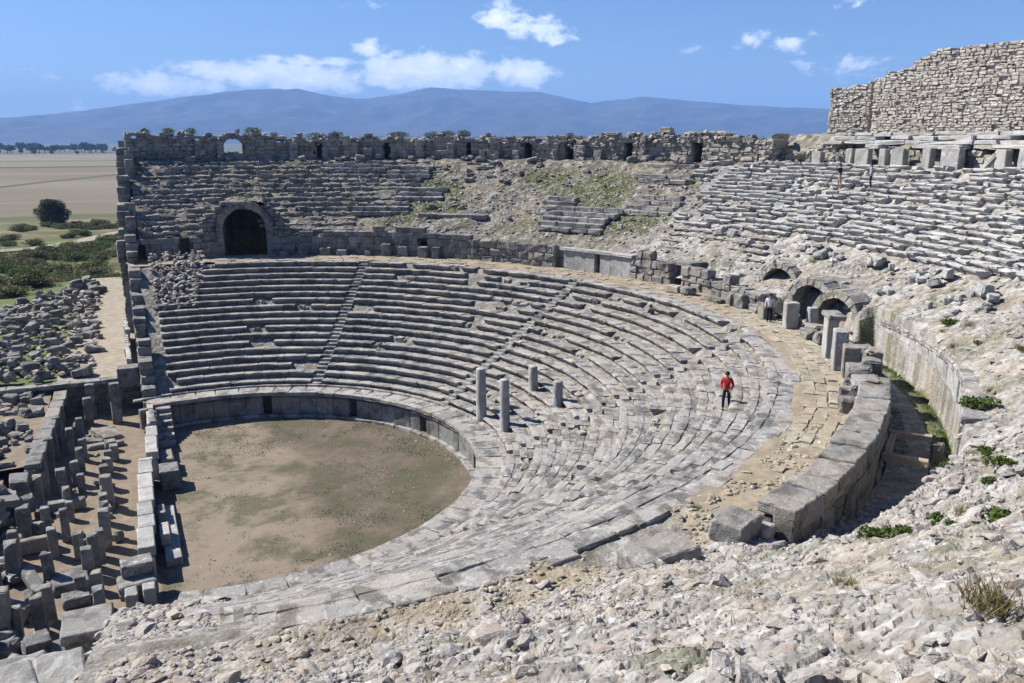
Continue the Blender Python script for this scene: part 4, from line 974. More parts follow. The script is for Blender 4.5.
lone('bench_slab', 'long low smooth bench slab in shadow along the orchestra side of the stage wall', 'stone slab', -3.35, -4.2, 0, (.75, 6.4, .42), 'pale', n=6); lone('bench_block', 'small pale block standing on the shaded bench slab', 'stone block', -3.6, -5.2, .43, (.45, 1.5, .6), 'pale'); lone('bench_block', 'second shaded block on the bench slab, nearer the trough', 'stone block', -3.65, -2.6, .43, (.4, 1.2, .55), 'wall')
sp = empty('stone_steps', (-3.2, 11.2, 0), 'small flight of pale stone steps from the podium down to the stage', 'steps'); mb = MB()
for k in range(6): mb.block((-2.75, 13.2 - k * .62, -.05), (1.05, .66, 1.72 - k * .27), jit=.01, bev=.03, tint=U(.4, 1))
local(mb, sp.location).build('step', M['seat'], sp)
mb = MB(); wall(mb, Line((-3.3, 9.6), (-3.3, 14.2)), 0, 1.75, thick=.4, ch=(.4, .6), bl=(.8, 1.4), rag=0); local(mb, sp.location).build('side_wall', M['seat'], sp)
# far retaining wall, stepping up with the seats
ret = empty('retaining_wall', (-3.6, 30, 0), 'stepped retaining wall of dark squared blocks at the far end of the seats', 'wall'); mb = MB()
wall(mb, Line((-3.0, 14.4), (-3.0, 36.5)), 0, lambda u: 1.9 + .40 * u + .9 * (int(u / 2.9) % 2) - .3 + (0.6 if u > 19 else 0), thick=.9, ch=(.45, .7), bl=(.9, 1.7), jit=.02, bev=.05, rag=.3, n=(3, 3, 3))
local(mb, ret.location).build('masonry', M['dark'], ret)
mb = MB(); wall(mb, Line((-4.4, 20.5), (-4.4, 34)), 1.5, lambda u: 3.0 + .1 * u, thick=.35, ch=(.5, .7), bl=(.9, 1.6), jit=.015, bev=.04, rag=.1); o = tag(mb.build('kerb_wall', M['pale']), 'thin pale kerb wall edging the dirt path beside the far retaining wall', 'wall')
ru = empty('retaining_wall', (-3.8, 44, 8), 'high ragged corner of dark blocks ending the far upper tier beside the plain', 'wall'); mb = MB()
wall(mb, Line((-3.4, 36.0), (-2.6, 52.5)), 0, lambda u: 11.2 + .47 * u + nz(81, .5)(u) + (.7 if int(u / 2.3) % 2 else 0), thick=1.1, ch=(.45, .75), bl=(.8, 1.6), jit=.03, bev=.07, rag=.3); local(mb, ru.location).build('masonry', M['dark'], ru)
for k, (x, y, h, w) in enumerate(((-3.3, 37, 1.5, .8), (-3.2, 39.5, 1.4, .9), (-2.8, 46.5, 1.9, .8), (-2.7, 48.5, 1.8, .7))):
    lone('corner_block', f'upright dark block, {ord_[k]} up the ragged far corner of the upper tier', 'stone block', x, y, 11.0 + .47 * (y - 36) - .2, (w, w, h), 'dark')
# rubble triangle where rows are missing
mb = MB()
for k in range(420):
    y = U(25, 32.5); x = U(-2.4, .8 + (y - 25) * .22); r_ = math.hypot(x, y); mb.rock((x, y, HP + .41 * (r_ - FIRST) / .87 + U(-.1, .2)), U(.10, .26), tint=U(.3, 1))
tag(mb.build('rubble', M['rock']), kind='stuff')
# upper-left platforms
def slab_ground(name, mat, x0, x1, y0, y1, ztop, cut=lambda x, y: True, amp=.05):
    disc(name, mat, ((x0, x1, y0, y1), lambda x, y: np.ones_like(x, bool), .3), ztop, amp=amp)
slab_ground('path_ground', M['path'], -9.5, -4.0, 20.6, 72, 2.32)
slab_ground('terrace_ground', M['scrub'], -46, -4.0, 20.6, 70, 2.2)
slab_ground('platform_ground', M['stage2'] if 'stage2' in M else M['stage'], -26, -9.9, 4.5, 20.5, 1.75, amp=.12)
slab_ground('platform_ground', M['stage'], -26, -11.6, -16, 4.4, 1.3, amp=.15)
tw = empty('terrace_wall', (-7, 20.4, 0), 'shadowed wall under the front edge of the dirt path terrace', 'wall'); mb = MB(); wall(mb, Line((-40, 20.3), (-3.6, 20.3)), -.1, 2.0, thick=.6, ch=(.5, .7), bl=(.8, 1.6), rag=0, missing=0); local(mb, tw.location).build('masonry', M['dark'], tw)
mb = MB(); x = -18.5
while x < -4.8: L = U(1.4, 2.2); mb.block((x + L / 2, 20.2, 2.05), (L - .02, 1.0, .3), jit=.014, bev=.05, n=4); x += L
local(mb, tw.location).build('edge_slab', M['seat'], tw)
lone('dark_block', 'big dark squared block standing at the end of the path by the retaining wall', 'stone block', -4.7, 20.2, 1.6, (1.5, 1.3, 1.5), 'dark')
pw = empty('platform_wall', (-10, 10, 0), 'dark shadowed wall of blocks and beams along the left edge of the stage', 'wall'); mb = MB(); wall(mb, Line((-9.7, 4.0), (-9.0, 17.5)), -.1, 1.7, thick=.6, ch=(.5, .7), bl=(.8, 1.6), rag=0, missing=.05); wall(mb, Line((-11.4, -15), (-11.2, 4)), -.1, 1.25, thick=.6, ch=(.5, .7), bl=(.8, 1.6), rag=.1, missing=.05); local(mb, pw.location).build('masonry', M['dark'], pw)
mb = MB(); y = 4.2
while y < 17.4: L = U(1.6, 2.6); mb.block((-9.85 + .05 * (y - 4), y + L / 2, 1.62), (.85, L - .03, .35), jit=.014, bev=.05, n=(4, 6, 4), tilt=(0, rng.normal(0, .02))); y += L
local(mb, pw.location).build('beam', M['wall'], pw)
for k, (x, y, z, s, r, tl, lb) in enumerate([(-10.9, .8, 1.3, (1.0, 2.0, .4), .3, (0, .15), 'grey slab tilted against the platform edge behind the stage posts'), (-10.4, 2.6, 1.4, (.9, 1.6, .5), .1, (0, .1), 'flat pale slab on the platform corner above the stage posts'), (-11.3, -1.8, 1.2, (.9, 2.4, .35), -.2, (.05, .5), 'long slab leaning outwards at the left edge of the picture'), (-11.6, -4.6, 1.1, (1.0, 2.2, .35), -.1, (.1, .6), 'leaning slab in the dark corner left of the front stage posts'),
        (-7.7, -7.4, 0, (1.5, 1.5, .5), .1, (0, 0), 'square pale slab lying between the two front rows of posts'), (-7.4, -9.1, 0, (1.1, .8, .45), .1, (0, 0), 'low pale block in front of the square slab among the posts'), (-9.2, -7.0, 0.2, (.5, 1.8, .5), .35, (.25, 0), 'rounded shaft fragment fallen among the left posts'), (-8.6, -13.2, 0.3, (.9, .9, .8), .3, (.1, .1), 'dark rough block before the leftmost front posts'), (-7.9, -13.4, .2, (1.4, 1.3, .3), .5, (.08, .1), 'flat pale slab lying left of the big table-like block'),
        (-6.3, 13.6, 0, (1.4, 2.2, .35), .4, (.05, .1), 'pale slab fallen flat below the tall two-block post'), (-7.2, 12.2, 0, (1.3, .8, .4), -.2, (0, .1), 'pale broken block fallen beside the flat slab under the tall post'), (-6.4, 11.4, 0, (2.2, .5, .3), .1, (0, 0), 'narrow kerb stone lying across the stage floor'), (-8.4, 1.6, 0, (2.2, .5, .6), 0, (0, 0), 'low dark wall stump crossing between the post rows'), (-9.3, -3.0, 0, (1.8, .5, .75), .05, (0, 0), 'dark low wall stump behind the middle posts')]):
    lone('fallen_slab', lb, 'stone slab', x, y, z, s, 'wall', r, tl, worn=.2)
tb_ = empty('table_block', (-6.65, -14.6, 1.0), 'large flat-topped block with deep shadowed front at the lower left', 'stone block'); mb = MB(); mb.block((0, 0, .75), (1.75, 2.0, .38), jit=.02, bev=.07, n=6, tint=.2); mb.build('top_slab', M['wall'], tb_); mb = MB(); mb.block((0, -.05, -.8), (1.5, 1.7, 1.54), jit=.02, bev=.05, n=5, tint=.1); mb.build('base', M['dark'], tb_)
lone('propped_slab', 'flat grey slab standing propped right of the table-like block', 'stone slab', -5.3, -13.7, .7, (.9, 2.1, .35), 'seat', .1, (-.35, .1)); lone('propped_slab', 'long pointed slab sloping down right of the table-like block', 'stone slab', -5.2, -15.4, 1.3, (.9, 2.3, .35), 'seat', -.1, (-.4, .15))
for k in range(46):
    x = U(-13.5, -9.6); y = U(-14, 4); o = loose(0, 0, 0, U(.7, 1.5), 'dark block tumbled at the shadowed left edge of the stage ruin', 'tumbled blocks at the left edge of the stage', 'dark', name='tumbled_block', lay=.3); o.location = (x, y, U(.0, .5) if x > -11 else U(1.0, 1.6)); o.rotation_euler = (U(-.3, .3), U(-.3, .3), U(0, 6))
for k in range(26):
    x = U(-9.4, -5.6); y = U(-12, 15); o = loose(0, 0, 0, U(.3, .7), 'small broken block lying on the stage floor among the posts', 'small blocks among the posts', name='small_block'); o.location = (x, y, -.03)
for k, (x, y, z, s, lb) in enumerate([(-9.1, -17.6, 1.75, (2.6, 2.2, .45), 'wide smooth slab at the very bottom left corner'), (-7.3, -18.4, 2.15, (1.5, 1.9, .45), 'smooth slab beside the dark cleft at the bottom left'), (-8.9, -20.3, 2.9, (2.4, 2.4, .45), 'wide pale slab below the dark cleft at the bottom left edge')]):
    lone('paving_slab', lb, 'stone slab', x, y, z, s, 'pale', rot=.12 * k, tilt=(.28, .02), n=6, jit=.03, bev=.1)
# orange-brown broken stones on the platform
for k in range(110):
    x, y = U(-17, -10.3), U(5, 19.5); o = loose(0, 0, 0, U(.4, 1.1), 'brownish broken block strewn on the platform left of the stage', 'broken blocks on the platform'); o.location = (x, y, 1.7); o.rotation_euler = (U(-.15, .15), U(-.15, .15), U(0, 6))
# heap of fallen blocks beside the path
for k in range(215):
    y = 21.5 + 44 * U(0, 1) ** 1.25; xr = -6.9 - .3 * math.sin(y) - (.06 * max(0, 28 - y)); xl = np.interp(y, [21, 35, 52, 66], [-15.5, -17.0, -16.4, -9.5]); x = xr + (xl - xr) * U(0, 1)
    hgt = 1.25 * math.sin(PI * np.clip((x - xl) / (xr - xl), .05, .95)) * U(.0, 1)
    o = loose(0, 0, 0, U(.65, 1.25), 'fallen grey block in the great heap beside the dirt path', 'fallen blocks heaped beside the path', lay=.3); o.location = (x, y, 2.2 + hgt); o.rotation_euler = (U(-.25, .25), U(-.25, .25), U(-.5, .5) + (PI / 2 if k % 3 == 0 else 0))
mb = MB()
for k in range(420):
    y = U(21.5, 66); xl = np.interp(y, [21, 35, 52, 66], [-15.5, -17.0, -16.4, -9.5]); x = U(xl, -7); mb.rock((x, y, 2.3 + U(-.1, .6)), U(.2, .55))
tag(mb.build('rubble', M['rock']), kind='stuff')
# ------------------------------------------------------------------ foreground stones
rk = []
for k in range(10):
    mb = MB(); mb.rock((0, 0, 0), 1.0, flat=.55, sub=2); rk.append(mb.mesh('limestone_chunk')); rk[-1].materials.append(M['rock'])
def fgpos():
    while True:
        th = U(-112, -58); R = 30.5 + (46.2 - 30.5) * U(0, 1) ** .8
        x, y, _ = P(R, th)
        if x > -7.5: return th, R, x, y
for k in range(240):
    th, R, x, y = fgpos(); s = U(.07, .19) if R > 38 else U(.12, .32); o = bpy.data.objects.new('limestone_chunk', rk[k % 10]); col.objects.link(o)
    o.location = (x, y, zt(R, th) + s * .12); o.rotation_euler = (U(-.4, .4), U(-.4, .4), U(0, 6.3)); o.scale = (s * U(.8, 1.3), s * U(.7, 1.1), s * U(.7, 1.1)); tag(o, 'loose limestone chunk lying on the rubble slope in the foreground', 'stone', 'loose stones on the foreground slope')
ths = []; 
def many(n, thr, Rr, smin, smax, mat='rock', name='rubble', near=True):
    th = rng.uniform(*thr, n); R = rng.uniform(*Rr, n); t_ = terrain(R, th, near); mb = MB()
    ok = ~((R < RW(th)) & (th > -66)) & ~((R > TR0 - .3) & (R < TR1) & (th > -60) & (th < -24))
    for x, y, z in zip(t_[0][ok], t_[1][ok], t_[2][ok]): s = smin + (smax - smin) * rng.uniform() ** 2.5; mb.rock((x, y, z + s * .08), s, flat=.55)
    return tag(mb.build(name, M[mat]), kind='stuff')
many(8500, (-100, -62), (31, 46.5), .02, .10); many(420, (-100, -64), (32, 45), .08, .22); many(900, (-100, -66), (29.6, 32), .03, .16, 'flag'); many(1900, (-62, 18), (34, 48.5), .07, .28); many(1500, (18, 60), (36, 49), .08, .26); many(2200, (-112, -96), (16.5, 32), .03, .2)

mb = MB()
for k in range(620):
    th = U(-72, -52); R = U(29.9, 31.7)
    if fbm(np.array([th * .3]), np.array([R * 1.2]), 5)[0] > .42: mb.rock((*P(R, th)[:2], 8.98), U(.04, .17), flat=.5, tint=U(.3, 1))
for k in range(500):
    th = U(-86, 30); R = float(R1(th)) + U(.8, 3.2); mb.rock((*P(R, th)[:2], 8.98), U(.03, .1), flat=.5)
tag(mb.build('rubble', M['flag']), kind='stuff')

for k in range(22):
    th, R = U(-107, -97.5), U(17, 30); x, y, _ = P(R, th)
    if x > -5.0:
        s_ = U(.18, .5); o = bpy.data.objects.new('fallen_chunk', rk[k % 10]); col.objects.link(o); o.location = (x, y, zt(R, th) + s_ * .1); o.rotation_euler = (U(-.4, .4), U(-.4, .4), U(0, 6.3)); o.scale = (s_ * 1.2, s_, s_ * .8); tag(o, 'chunk of stone on the rubble bank beside the stage posts', 'stone', 'chunks on the bank beside the stage')
# ------------------------------------------------------------------ weeds and plants
def weed(th, R, s, kind, label, z=None):
    mb = MB(); n = int(60 * s) + 40
    if kind == 'leafy':
        for k in range(4): mb.leaves((U(-.2, .2) * s, U(-.2, .2) * s, .12 * s), (.2 * s, .2 * s, .12 * s), n, .035 * s + .01, shell=.2)
        mat = M['weed']; nm = 'leafy_weed'
    else:
        q = rng.normal(0, .12 * s, (n * 2, 3)); q[:, 2] = -.02; mb.blades(q, .2 * s, .006, 1.1); mat = M['dry'] if kind == 'dry' else M['grass']; nm = 'grass_tuft'
    o = mb.build(nm, mat); o.location = (*P(R, th)[:2], (zt(R, th) if z is None else z) - .02); return tag(o, label, 'plant')
for a in [(-74.8, 37.02, 1.2, 'leafy', 'bright green leafy weed in the rubble just right of the corridor mouth'), (-55.7, 35.95, 1.5, 'leafy', 'round green bush growing at the end of the corridor outer wall'), (-67.6, 37.4, 1.0, 'leafy', 'small green weed high on the rubble at the right edge'),
          (-74.1, 38.7, 1.3, 'leafy', 'largest green weed at the right edge of the foreground rubble'), (-35.8, 36.3, 1.2, 'leafy', 'lone green plant on the pale rubble above the corridor wall'), (-62.9, 29.9, 1.0, 'grass', 'green grass tuft beside the ochre soil at the end of the paving'), (-71.5, 29.6, 1.0, 'grass', 'green tuft between slabs at the top of the near seats'), (-70.0, 30.1, .8, 'grass', 'small green tuft right of the slabs topping the near seats'),
          (-68.6, 31.9, 1.3, 'dry', 'yellowish grass tuft under the block that ends the parapet'), (-78.1, 35.3, 1.1, 'dry', 'thin dry weed in the rubble below the corridor mouth'), (-64.8, 35.9, .9, 'leafy', 'little weed among stones at the corridor end'), (-72.6, 37.6, 1.0, 'dry', 'wispy dry weed left of the largest green weed'), (-85.4, 40.3, .7, 'dry', 'dry grass sprig in the lower foreground rubble'),
          (-88.0, 43.0, .9, 'dry', 'dead grey-brown brush at the lower right of the foreground'), (-40.2, 35.9, 1.3, 'dry', 'brown dry clump above the corridor wall'), (-37.6, 36.8, 1.3, 'dry', 'second brown dry clump, higher than the one on the corridor wall'), (-45.5, 37.5, 1.2, 'dry', 'olive dry clump on the rubble right of the corridor wall'), (-76.2, 35.0, 1.2, 'dry', 'dry pale weeds where the corridor meets the rubble'),
          (-8.0, 37.3, 1.2, 'dry', 'yellowish growth above the farthest vault arch'), (-97.5, 21.5, 1.0, 'grass', 'small green growth in the stones right of the table-like block')]: weed(*a)
for k, (th, w) in enumerate([(91, .5), (88.5, .7), (86.0, .6), (79.0, 1.0), (76.5, .5), (71.5, 1.2), (69, .8), (61.5, 1.3), (57.2, 1.1), (55.3, .9), (53.3, .8), (40, .5)]):
    mb = MB(); mb.leaves((0, 0, .15), (w, .6, .38), int(420 * w) + 120, .07, shell=.1); o = mb.build('shrub', M['weed'] if k % 2 == 0 else M['bush']); R = 51.6; o.location = (*P(R, th)[:2], gtop(pG.u(th)) + .05); o.rotation_euler = (0, 0, math.radians(th - 90)); tag(o, f'low green shrub growing on top of the gallery wall, {ord_[k]} from its left end', 'shrub', 'shrubs on the skyline wall')
mb = MB(); n = 9000; th = rng.uniform(18, 60, n); R = rng.uniform(36, 49, n); t_ = terrain(R, th, False); k = t_[5] > .45
pts = np.stack([t_[0], t_[1], t_[2]], 1)[k]; mb.blades(pts, .2, .035, .6); tag(mb.build('slope_grass', M['grass']), kind='stuff')
mb = MB(); n = 2500; th = rng.uniform(58, 95, n); R = rng.uniform(36, 49, n); t_ = terrain(R, th, False); k = t_[5] > .3
pts = np.stack([t_[0], t_[1], t_[2] + .15], 1)[k]; mb.blades(pts, .22, .035, .6); tag(mb.build('slope_grass', M['dry']), kind='stuff')
mb = MB()
for (n, thr, Rr) in ((420, (-100, -60), (31, 46)), (220, (-60, -25), (36, 44))):
    for k in range(n):
        th, R = U(*thr), U(*Rr); x, y, _ = P(R, th); z = zt(R, th)
        if (R < TR1 and th > -74) or x < -5: continue
        c = rng.normal(0, .05, (int(rng.integers(8, 26)), 3)); c[:, 2] = 0; mb.blades(c + np.array([x, y, z - .01]), U(.06, .16), .005, 1.2)
tag(mb.build('crack_grass', M['dry']), kind='stuff')
for k in range(30):
    th = U(-80, -30); R = U(35.8, 40.5); o = weed(th, R, U(.35, .8), 'leafy' if k % 3 else 'dry', 'small weed rooted between stones on the right-hand rubble slope'); o['group'] = 'small weeds on the right-hand slope'
mb = MB(); n = 30000; px = rng.uniform(-3, 14, n); py = rng.uniform(-14, 14, n); g = fbm(px * .28, py * .28, 71) * .7 + fbm(px * 1.6, py * 1.6, 72) * .35; k = (np.hypot(px, py) < 13.5) & (g > .555)
mb.blades(np.stack([px, py, 0 * px - .01], 1)[k], .06, .02, 1.); tag(mb.build('orchestra_grass', M['sparse']), kind='stuff')
mb = MB()
for k in range(750):
    a, r = U(-2, 2), 13.6 * U(0, 1) ** .35; x, y = r * math.cos(a), r * math.sin(a)
    if x > -3.2: mb.rock((x, y, .0), U(.02, .07) * (1.6 if r > 12.8 else 1), flat=.5)
tag(mb.build('pebbles', M['rock']), kind='stuff')
# ------------------------------------------------------------------ people
def skin_mesh(chains, sub=1):
    """chains = list of (points, radii, parent index or None): grown into one skinned surface"""
    V = []; E = []; Rd = []
    for pts, rad in chains:
        base = None
        for i, (p, r) in enumerate(zip(pts, rad)):
            if isinstance(p, int): base = p; continue
            V.append(p); Rd.append(r); j = len(V) - 1
            if base is not None: E.append((base, j))
            base = j
    me = bpy.data.meshes.new('skin'); me.from_pydata(V, E, []); o = bpy.data.objects.new('skin', me); col.objects.link(o)
    md = o.modifiers.new('s', 'SKIN'); md.use_smooth_shade = True
    if not me.skin_vertices: me.skin_vertices.new()
    for i, r in enumerate(Rd): me.skin_vertices[0].data[i].radius = (r, r) if not isinstance(r, tuple) else r; me.skin_vertices[0].data[i].use_root = (i == 0)
    o.modifiers.new('u', 'SUBSURF').levels = sub; o.modifiers['u'].render_levels = sub
    dg = bpy.context.evaluated_depsgraph_get(); out = bpy.data.meshes.new_from_object(o.evaluated_get(dg)); bpy.data.objects.remove(o); 
    v = np.zeros(len(out.vertices) * 3); out.vertices.foreach_get('co', v); return v.reshape(-1, 3), [tuple(p.vertices) for p in out.polygons]
def from_parts(name, parts, parent=None, smooth=True):
    V = []; F = []; mi = []; mats = []; n = 0
    for (v, f, m) in parts:
        if m not in mats: mats.append(m)
        V.append(v); F += [tuple(i + n for i in q) for q in f]; mi += [mats.index(m)] * len(f); n += len(v)
    me = bpy.data.meshes.new(name); me.from_pydata(np.concatenate(V).tolist(), [], F)
    for m in mats: me.materials.append(m)
    me.polygons.foreach_set('material_index', mi); me.polygons.foreach_set('use_smooth', [smooth] * len(F)); me.update()
    o = bpy.data.objects.new(name, me); col.objects.link(o)
    if parent: o.parent = parent
    return o
SK = plain_colour('skin_tone', (.45, .28, .2)); EYE = plain_colour('eye_dark', (.03, .02, .02), .3); LIP = plain_colour('lip', (.4, .16, .14))
def ell(c, r, sub=2):
    V, Fc = ico(sub); return V * np.array(r) + np.array(c), [tuple(f) for f in Fc]
def person(label, loc, rz, top, legs, hair, pose='stand', shoe=(.04, .035, .03), s=1.0, bag=None, short=False, arms='down'):
    J = {}
    if pose == 'sit':
        pel = (0, 0, .12); che = (0, .10, .55); nek = (0, .14, .70); hd = (0, .17, .78); ht = (0, .2, .93)
        hip = lambda q: (q * .09, .02, .10); kn = lambda q: (q * .13, .44, .20); an = lambda q: (q * .13, .46, -.26); toe = lambda q: (q * .15, .64, -.30)
        sh = lambda q: (q * .18, .12, .63); el = lambda q: (q * .26, .22, .36); wr = lambda q: (q * .12, .40, .27)
    else:
        st_ = .10 if pose == 'walk' else .02
        pel = (0, 0, .93); che = (0, .02, 1.30); nek = (0, .02, 1.47); hd = (0, .035, 1.54); ht = (0, .045, 1.70)
        hip = lambda q: (q * .09, 0, .90); kn = lambda q: (q * .10, .04 + q * st_, .49); an = lambda q: (q * .10, -.03 + q * st_ * 1.6, .075); toe = lambda q: (q * .12, .13 + q * st_ * 1.6, .03)
        sh = lambda q: (q * .185, .01, 1.41)
        if arms == 'face': el = lambda q: (q * .30, .16, 1.22); wr = lambda q: (q * .12, .30, 1.42)
        elif arms == 'pocket': el = lambda q: (q * .265, -.05, 1.13); wr = lambda q: (q * .20, .12, .95)
        else: el = lambda q: (q * .24, -.02, 1.13); wr = lambda q: (q * .26, .07, .89)
    mid = tuple((a + b) / 2 for a, b in zip(pel, che))
    ch = [([pel, mid, che, nek, hd, tuple((a + b) / 2 for a, b in zip(hd, ht)), ht], [.13, .125, .14, .055, .075, .098, .06])]
    for q in (-1, 1): ch.append(([0, hip(q), kn(q), an(q), toe(q)], [0, .085, .058, .042, .035]))
    for q in (-1, 1): ch.append(([2, sh(q), el(q), wr(q)], [0, .06, .043, .03]))
    v, f = skin_mesh(ch); parts = [(v, f, SK)]
    for q in (-1, 1):
        w = Vector(wr(q)); d = (w - Vector(el(q))).normalized(); sd = Vector((q, 0, 0)); sd = (sd - d * sd.dot(d)).normalized(); up_ = d.cross(sd)
        palm = w + d * .05; hv = [([tuple(w - d * .02), tuple(palm), tuple(w + d * .085)], [.026, (.034), .03])]; vv, ff = skin_mesh(hv); parts.append((vv, ff, SK))
        for k, (of, ln) in enumerate(((-.03, .062), (-.01, .075), (.01, .07), (.03, .055))):
            b0 = w + d * .075 + up_ * of; b1 = b0 + d * ln * .55; b2 = b1 + (d * .8 - sd * .6).normalized() * ln * .5
            vv, ff = skin_mesh([([tuple(b0), tuple(b1), tuple(b2)], [.0095, .009, .007])]); parts.append((vv, ff, SK))
        t0 = w + d * .03 - up_ * .025; t1 = t0 + (d * .5 - up_ * .8).normalized() * .035; t2 = t1 + d * .03
        vv, ff = skin_mesh([([tuple(t0), tuple(t1), tuple(t2)], [.012, .01, .008])]); parts.append((vv, ff, SK))
    hc = Vector(hd) * .35 + Vector(ht) * .65; fy = hc.y + .095
    for q in (-1, 1):
        parts.append((*ell((hc.x + q * .034, fy - .008, hc.z - .01), (.014, .008, .009), 1), EYE)); parts.append((*ell((hc.x + q * .098, hc.y, hc.z - .02), (.014, .028, .036), 1), SK))
    parts.append((*ell((hc.x, fy + .006, hc.z - .04), (.014, .022, .026), 1), SK)); parts.append((*ell((hc.x, fy - .012, hc.z - .078), (.024, .008, .007), 1), LIP))
    o = from_parts('person', parts); o.location = loc; o.rotation_euler = (0, 0, rz); o.scale = (s, s, s); tag(o, label, 'person')
    tm = plain_colour('cloth', top, .85); lm = plain_colour('cloth', legs, .85); hm = plain_colour('hair', hair, .6); sm = plain_colour('shoe', shoe, .5)
    ch = [([tuple(np.array(pel) + (0, 0, -.05)), mid, che, tuple(np.array(nek) + (0, 0, -.03))], [.155, .148, .162, .07])]
    for q in (-1, 1): ch.append(([2, sh(q), el(q)] + ([] if short else [tuple(np.array(wr(q)) * .92 + np.array(el(q)) * .08)]), [0, .078, .062, .044]))
    v, f = skin_mesh(ch); from_parts('jacket', [(v, f, tm)], o)
    ch = [([pel, tuple(np.array(pel) + (0, 0, .06))], [.145, .14])]
    for q in (-1, 1): ch.append(([0, hip(q), kn(q), an(q)], [0, .10, .073, .062]))
    v, f = skin_mesh(ch); from_parts('trousers', [(v, f, lm)], o)
    sh_ = []
    for q in (-1, 1):
        a = Vector(an(q)); t = Vector(toe(q)); vv, ff = skin_mesh([([tuple(a + Vector((0, -.05, -.035))), tuple((a + t) / 2 + Vector((0, 0, -.01))), tuple(t)], [.045, .048, .036])]); sh_.append((vv, ff, sm))
    from_parts('shoes', sh_, o)
    v, f = ell((hc.x, hc.y - .018, hc.z + .022), (.108, .115, .112), 2); v[:, 2] = np.maximum(v[:, 2], hc.z - .06 - (v[:, 1] < hc.y - .04) * .05); v[:, 1] = np.minimum(v[:, 1], hc.y + .085); from_parts('hair', [(v, f, hm)], o)
    if bag: mb = MB(); mb.block((0, -.24, 1.0), (.3, .16, .42), jit=.006, bev=.05, n=4); b = mb.build('backpack', plain_colour('cloth', bag, .8), o, smooth=True)
    return o
def seat_z(R): return HP + RISE * (math.floor((R - FIRST) / float(run(-40))) + 1)
person('visitor in a red jacket and dark blue trousers walking down the seats', (*P(26.72, -43.0)[:2], seat_z(26.72) - .03), 2.2, (.50, .025, .03), (.02, .025, .045), (.03, .02, .015), 'walk', arms='pocket')
person('visitor dressed in black sitting on the upper seat rows, leaning forward', (*P(27.6, -1.2)[:2], 7.82), 1.6, (.015, .015, .018), (.02, .02, .025), (.02, .015, .012), 'sit')
person('visitor in a white shirt and dark trousers standing by the dark-sided pier', (*P(31.35, -16.6)[:2], 8.98), 2.4, (.7, .7, .72), (.02, .02, .025), (.05, .035, .03), 'stand')
person('visitor in a lilac top and dark trousers standing high in the right-hand seats', (*P(45.6, -1.6)[:2], zt(45.6, -1.6) + .3), .6, (.52, .42, .62), (.025, .025, .04), (.03, .02, .02), 'stand')
person('visitor in a black top and beige trousers raising a camera high in the right-hand seats', (*P(45.7, 2.2)[:2], zt(45.7, 2.2) + .3), .4, (.02, .02, .02), (.42, .33, .22), (.03, .02, .02), 'walk', arms='face')
# ------------------------------------------------------------------ the plain
def plain():
    m, t = new_mat('plain_fields'); p = t.pos(); xyz = t.n('ShaderNodeSeparateXYZ'); t.set(xyz.inputs[0], p)
    n1 = t.noise(p, .012, 4, .6); n2 = t.noise(p, .12, 5, .65); n3 = t.noise(p, .9, 5, .7); n4 = t.noise(p, .003, 3)
    y = t.math('ADD', xyz.outputs[1], t.math('MULTIPLY', t.math('SUBTRACT', n1, .5), 26.)); x = xyz.outputs[0]
    yk = t.math('ADD', y, t.math('MULTIPLY', x, -2.9))
    def band(v, a, b, s_=4.): return t.math('MULTIPLY', t.ramp(v, a - s_, a + s_), t.math('SUBTRACT', 1., t.ramp(v, b - s_, b + s_)))
    scrub = t.mix(t.ramp(n2, .35, .65), (.10, .11, .045), (.22, .17, .095)); scrub = t.mix(t.ramp(n3, .5, .72), scrub, (.07, .085, .03))
    green = t.math('MULTIPLY', t.ramp(t.math('ADD', t.math('MULTIPLY', n1, .6), t.math('MULTIPLY', n2, .4)), .47, .56), 1.); scrub = t.mix(green, scrub, (.095, .15, .032)); scrub = t.mix(t.math('MULTIPLY', t.ramp(n2, .52, .66), .7), scrub, (.27, .22, .15))
    field = t.mix(n2, (.15, .123, .085), (.205, .17, .12)); field = t.mix(t.ramp(t.noise(p, .004, 2), .45, .6), field, (.22, .19, .14))
    c = t.mix(t.ramp(y, 228, 236), scrub, field)
    for (a, b, cc, v) in ((388, 396, (.20, .145, .11), y), (300, 306, (.24, .18, .14), y), (600, 625, (.24, .185, .145), y), (578, 604, (.085, .10, .04), yk), (226, 240, (.10, .11, .05), y), (760, 800, (.07, .085, .04), y), (800, 980, (.20, .19, .11), y), (1000, 1060, (.14, .14, .08), y)):
        c = t.mix(band(v, a, b), c, cc)
    c = t.mix(t.ramp(y, 1050, 1100), c, t.mix(t.ramp(n1, .4, .6), (.20, .17, .12), (.26, .22, .16)))
    c = t.mix(t.ramp(y, 1500, 1650), c, t.mix(n4, (.09, .10, .055), (.17, .16, .09)))
    finish(m, t, c, 1., t.math('ADD', n3, n2), .4, .4)
    mb = MB(); xs = np.concatenate([-np.geomspace(14000, 60, 24), np.linspace(-50, 50, 11), np.geomspace(60, 14000, 24)]); ys = np.concatenate([-np.geomspace(14000, 100, 18), np.linspace(-80, 300, 40), np.geomspace(310, 14000, 40)])
    X, Y = np.meshgrid(xs, ys, indexing='ij'); Z = -2.2 + (fbm(X * .03, Y * .03, 3) - .5) * 1.2 * (np.hypot(X, Y) < 320) * (np.hypot(X, Y) > 0); idx = np.arange(X.size).reshape(X.shape)
    q = np.stack([idx[:-1, :-1], idx[1:, :-1], idx[1:, 1:], idx[:-1, 1:]], -1).reshape(-1, 4); mb.add(np.stack([X, Y, Z], -1).reshape(-1, 3), q, None, .5)
    tag(mb.build('plain_ground', m, smooth=True), kind='structure')
plain()
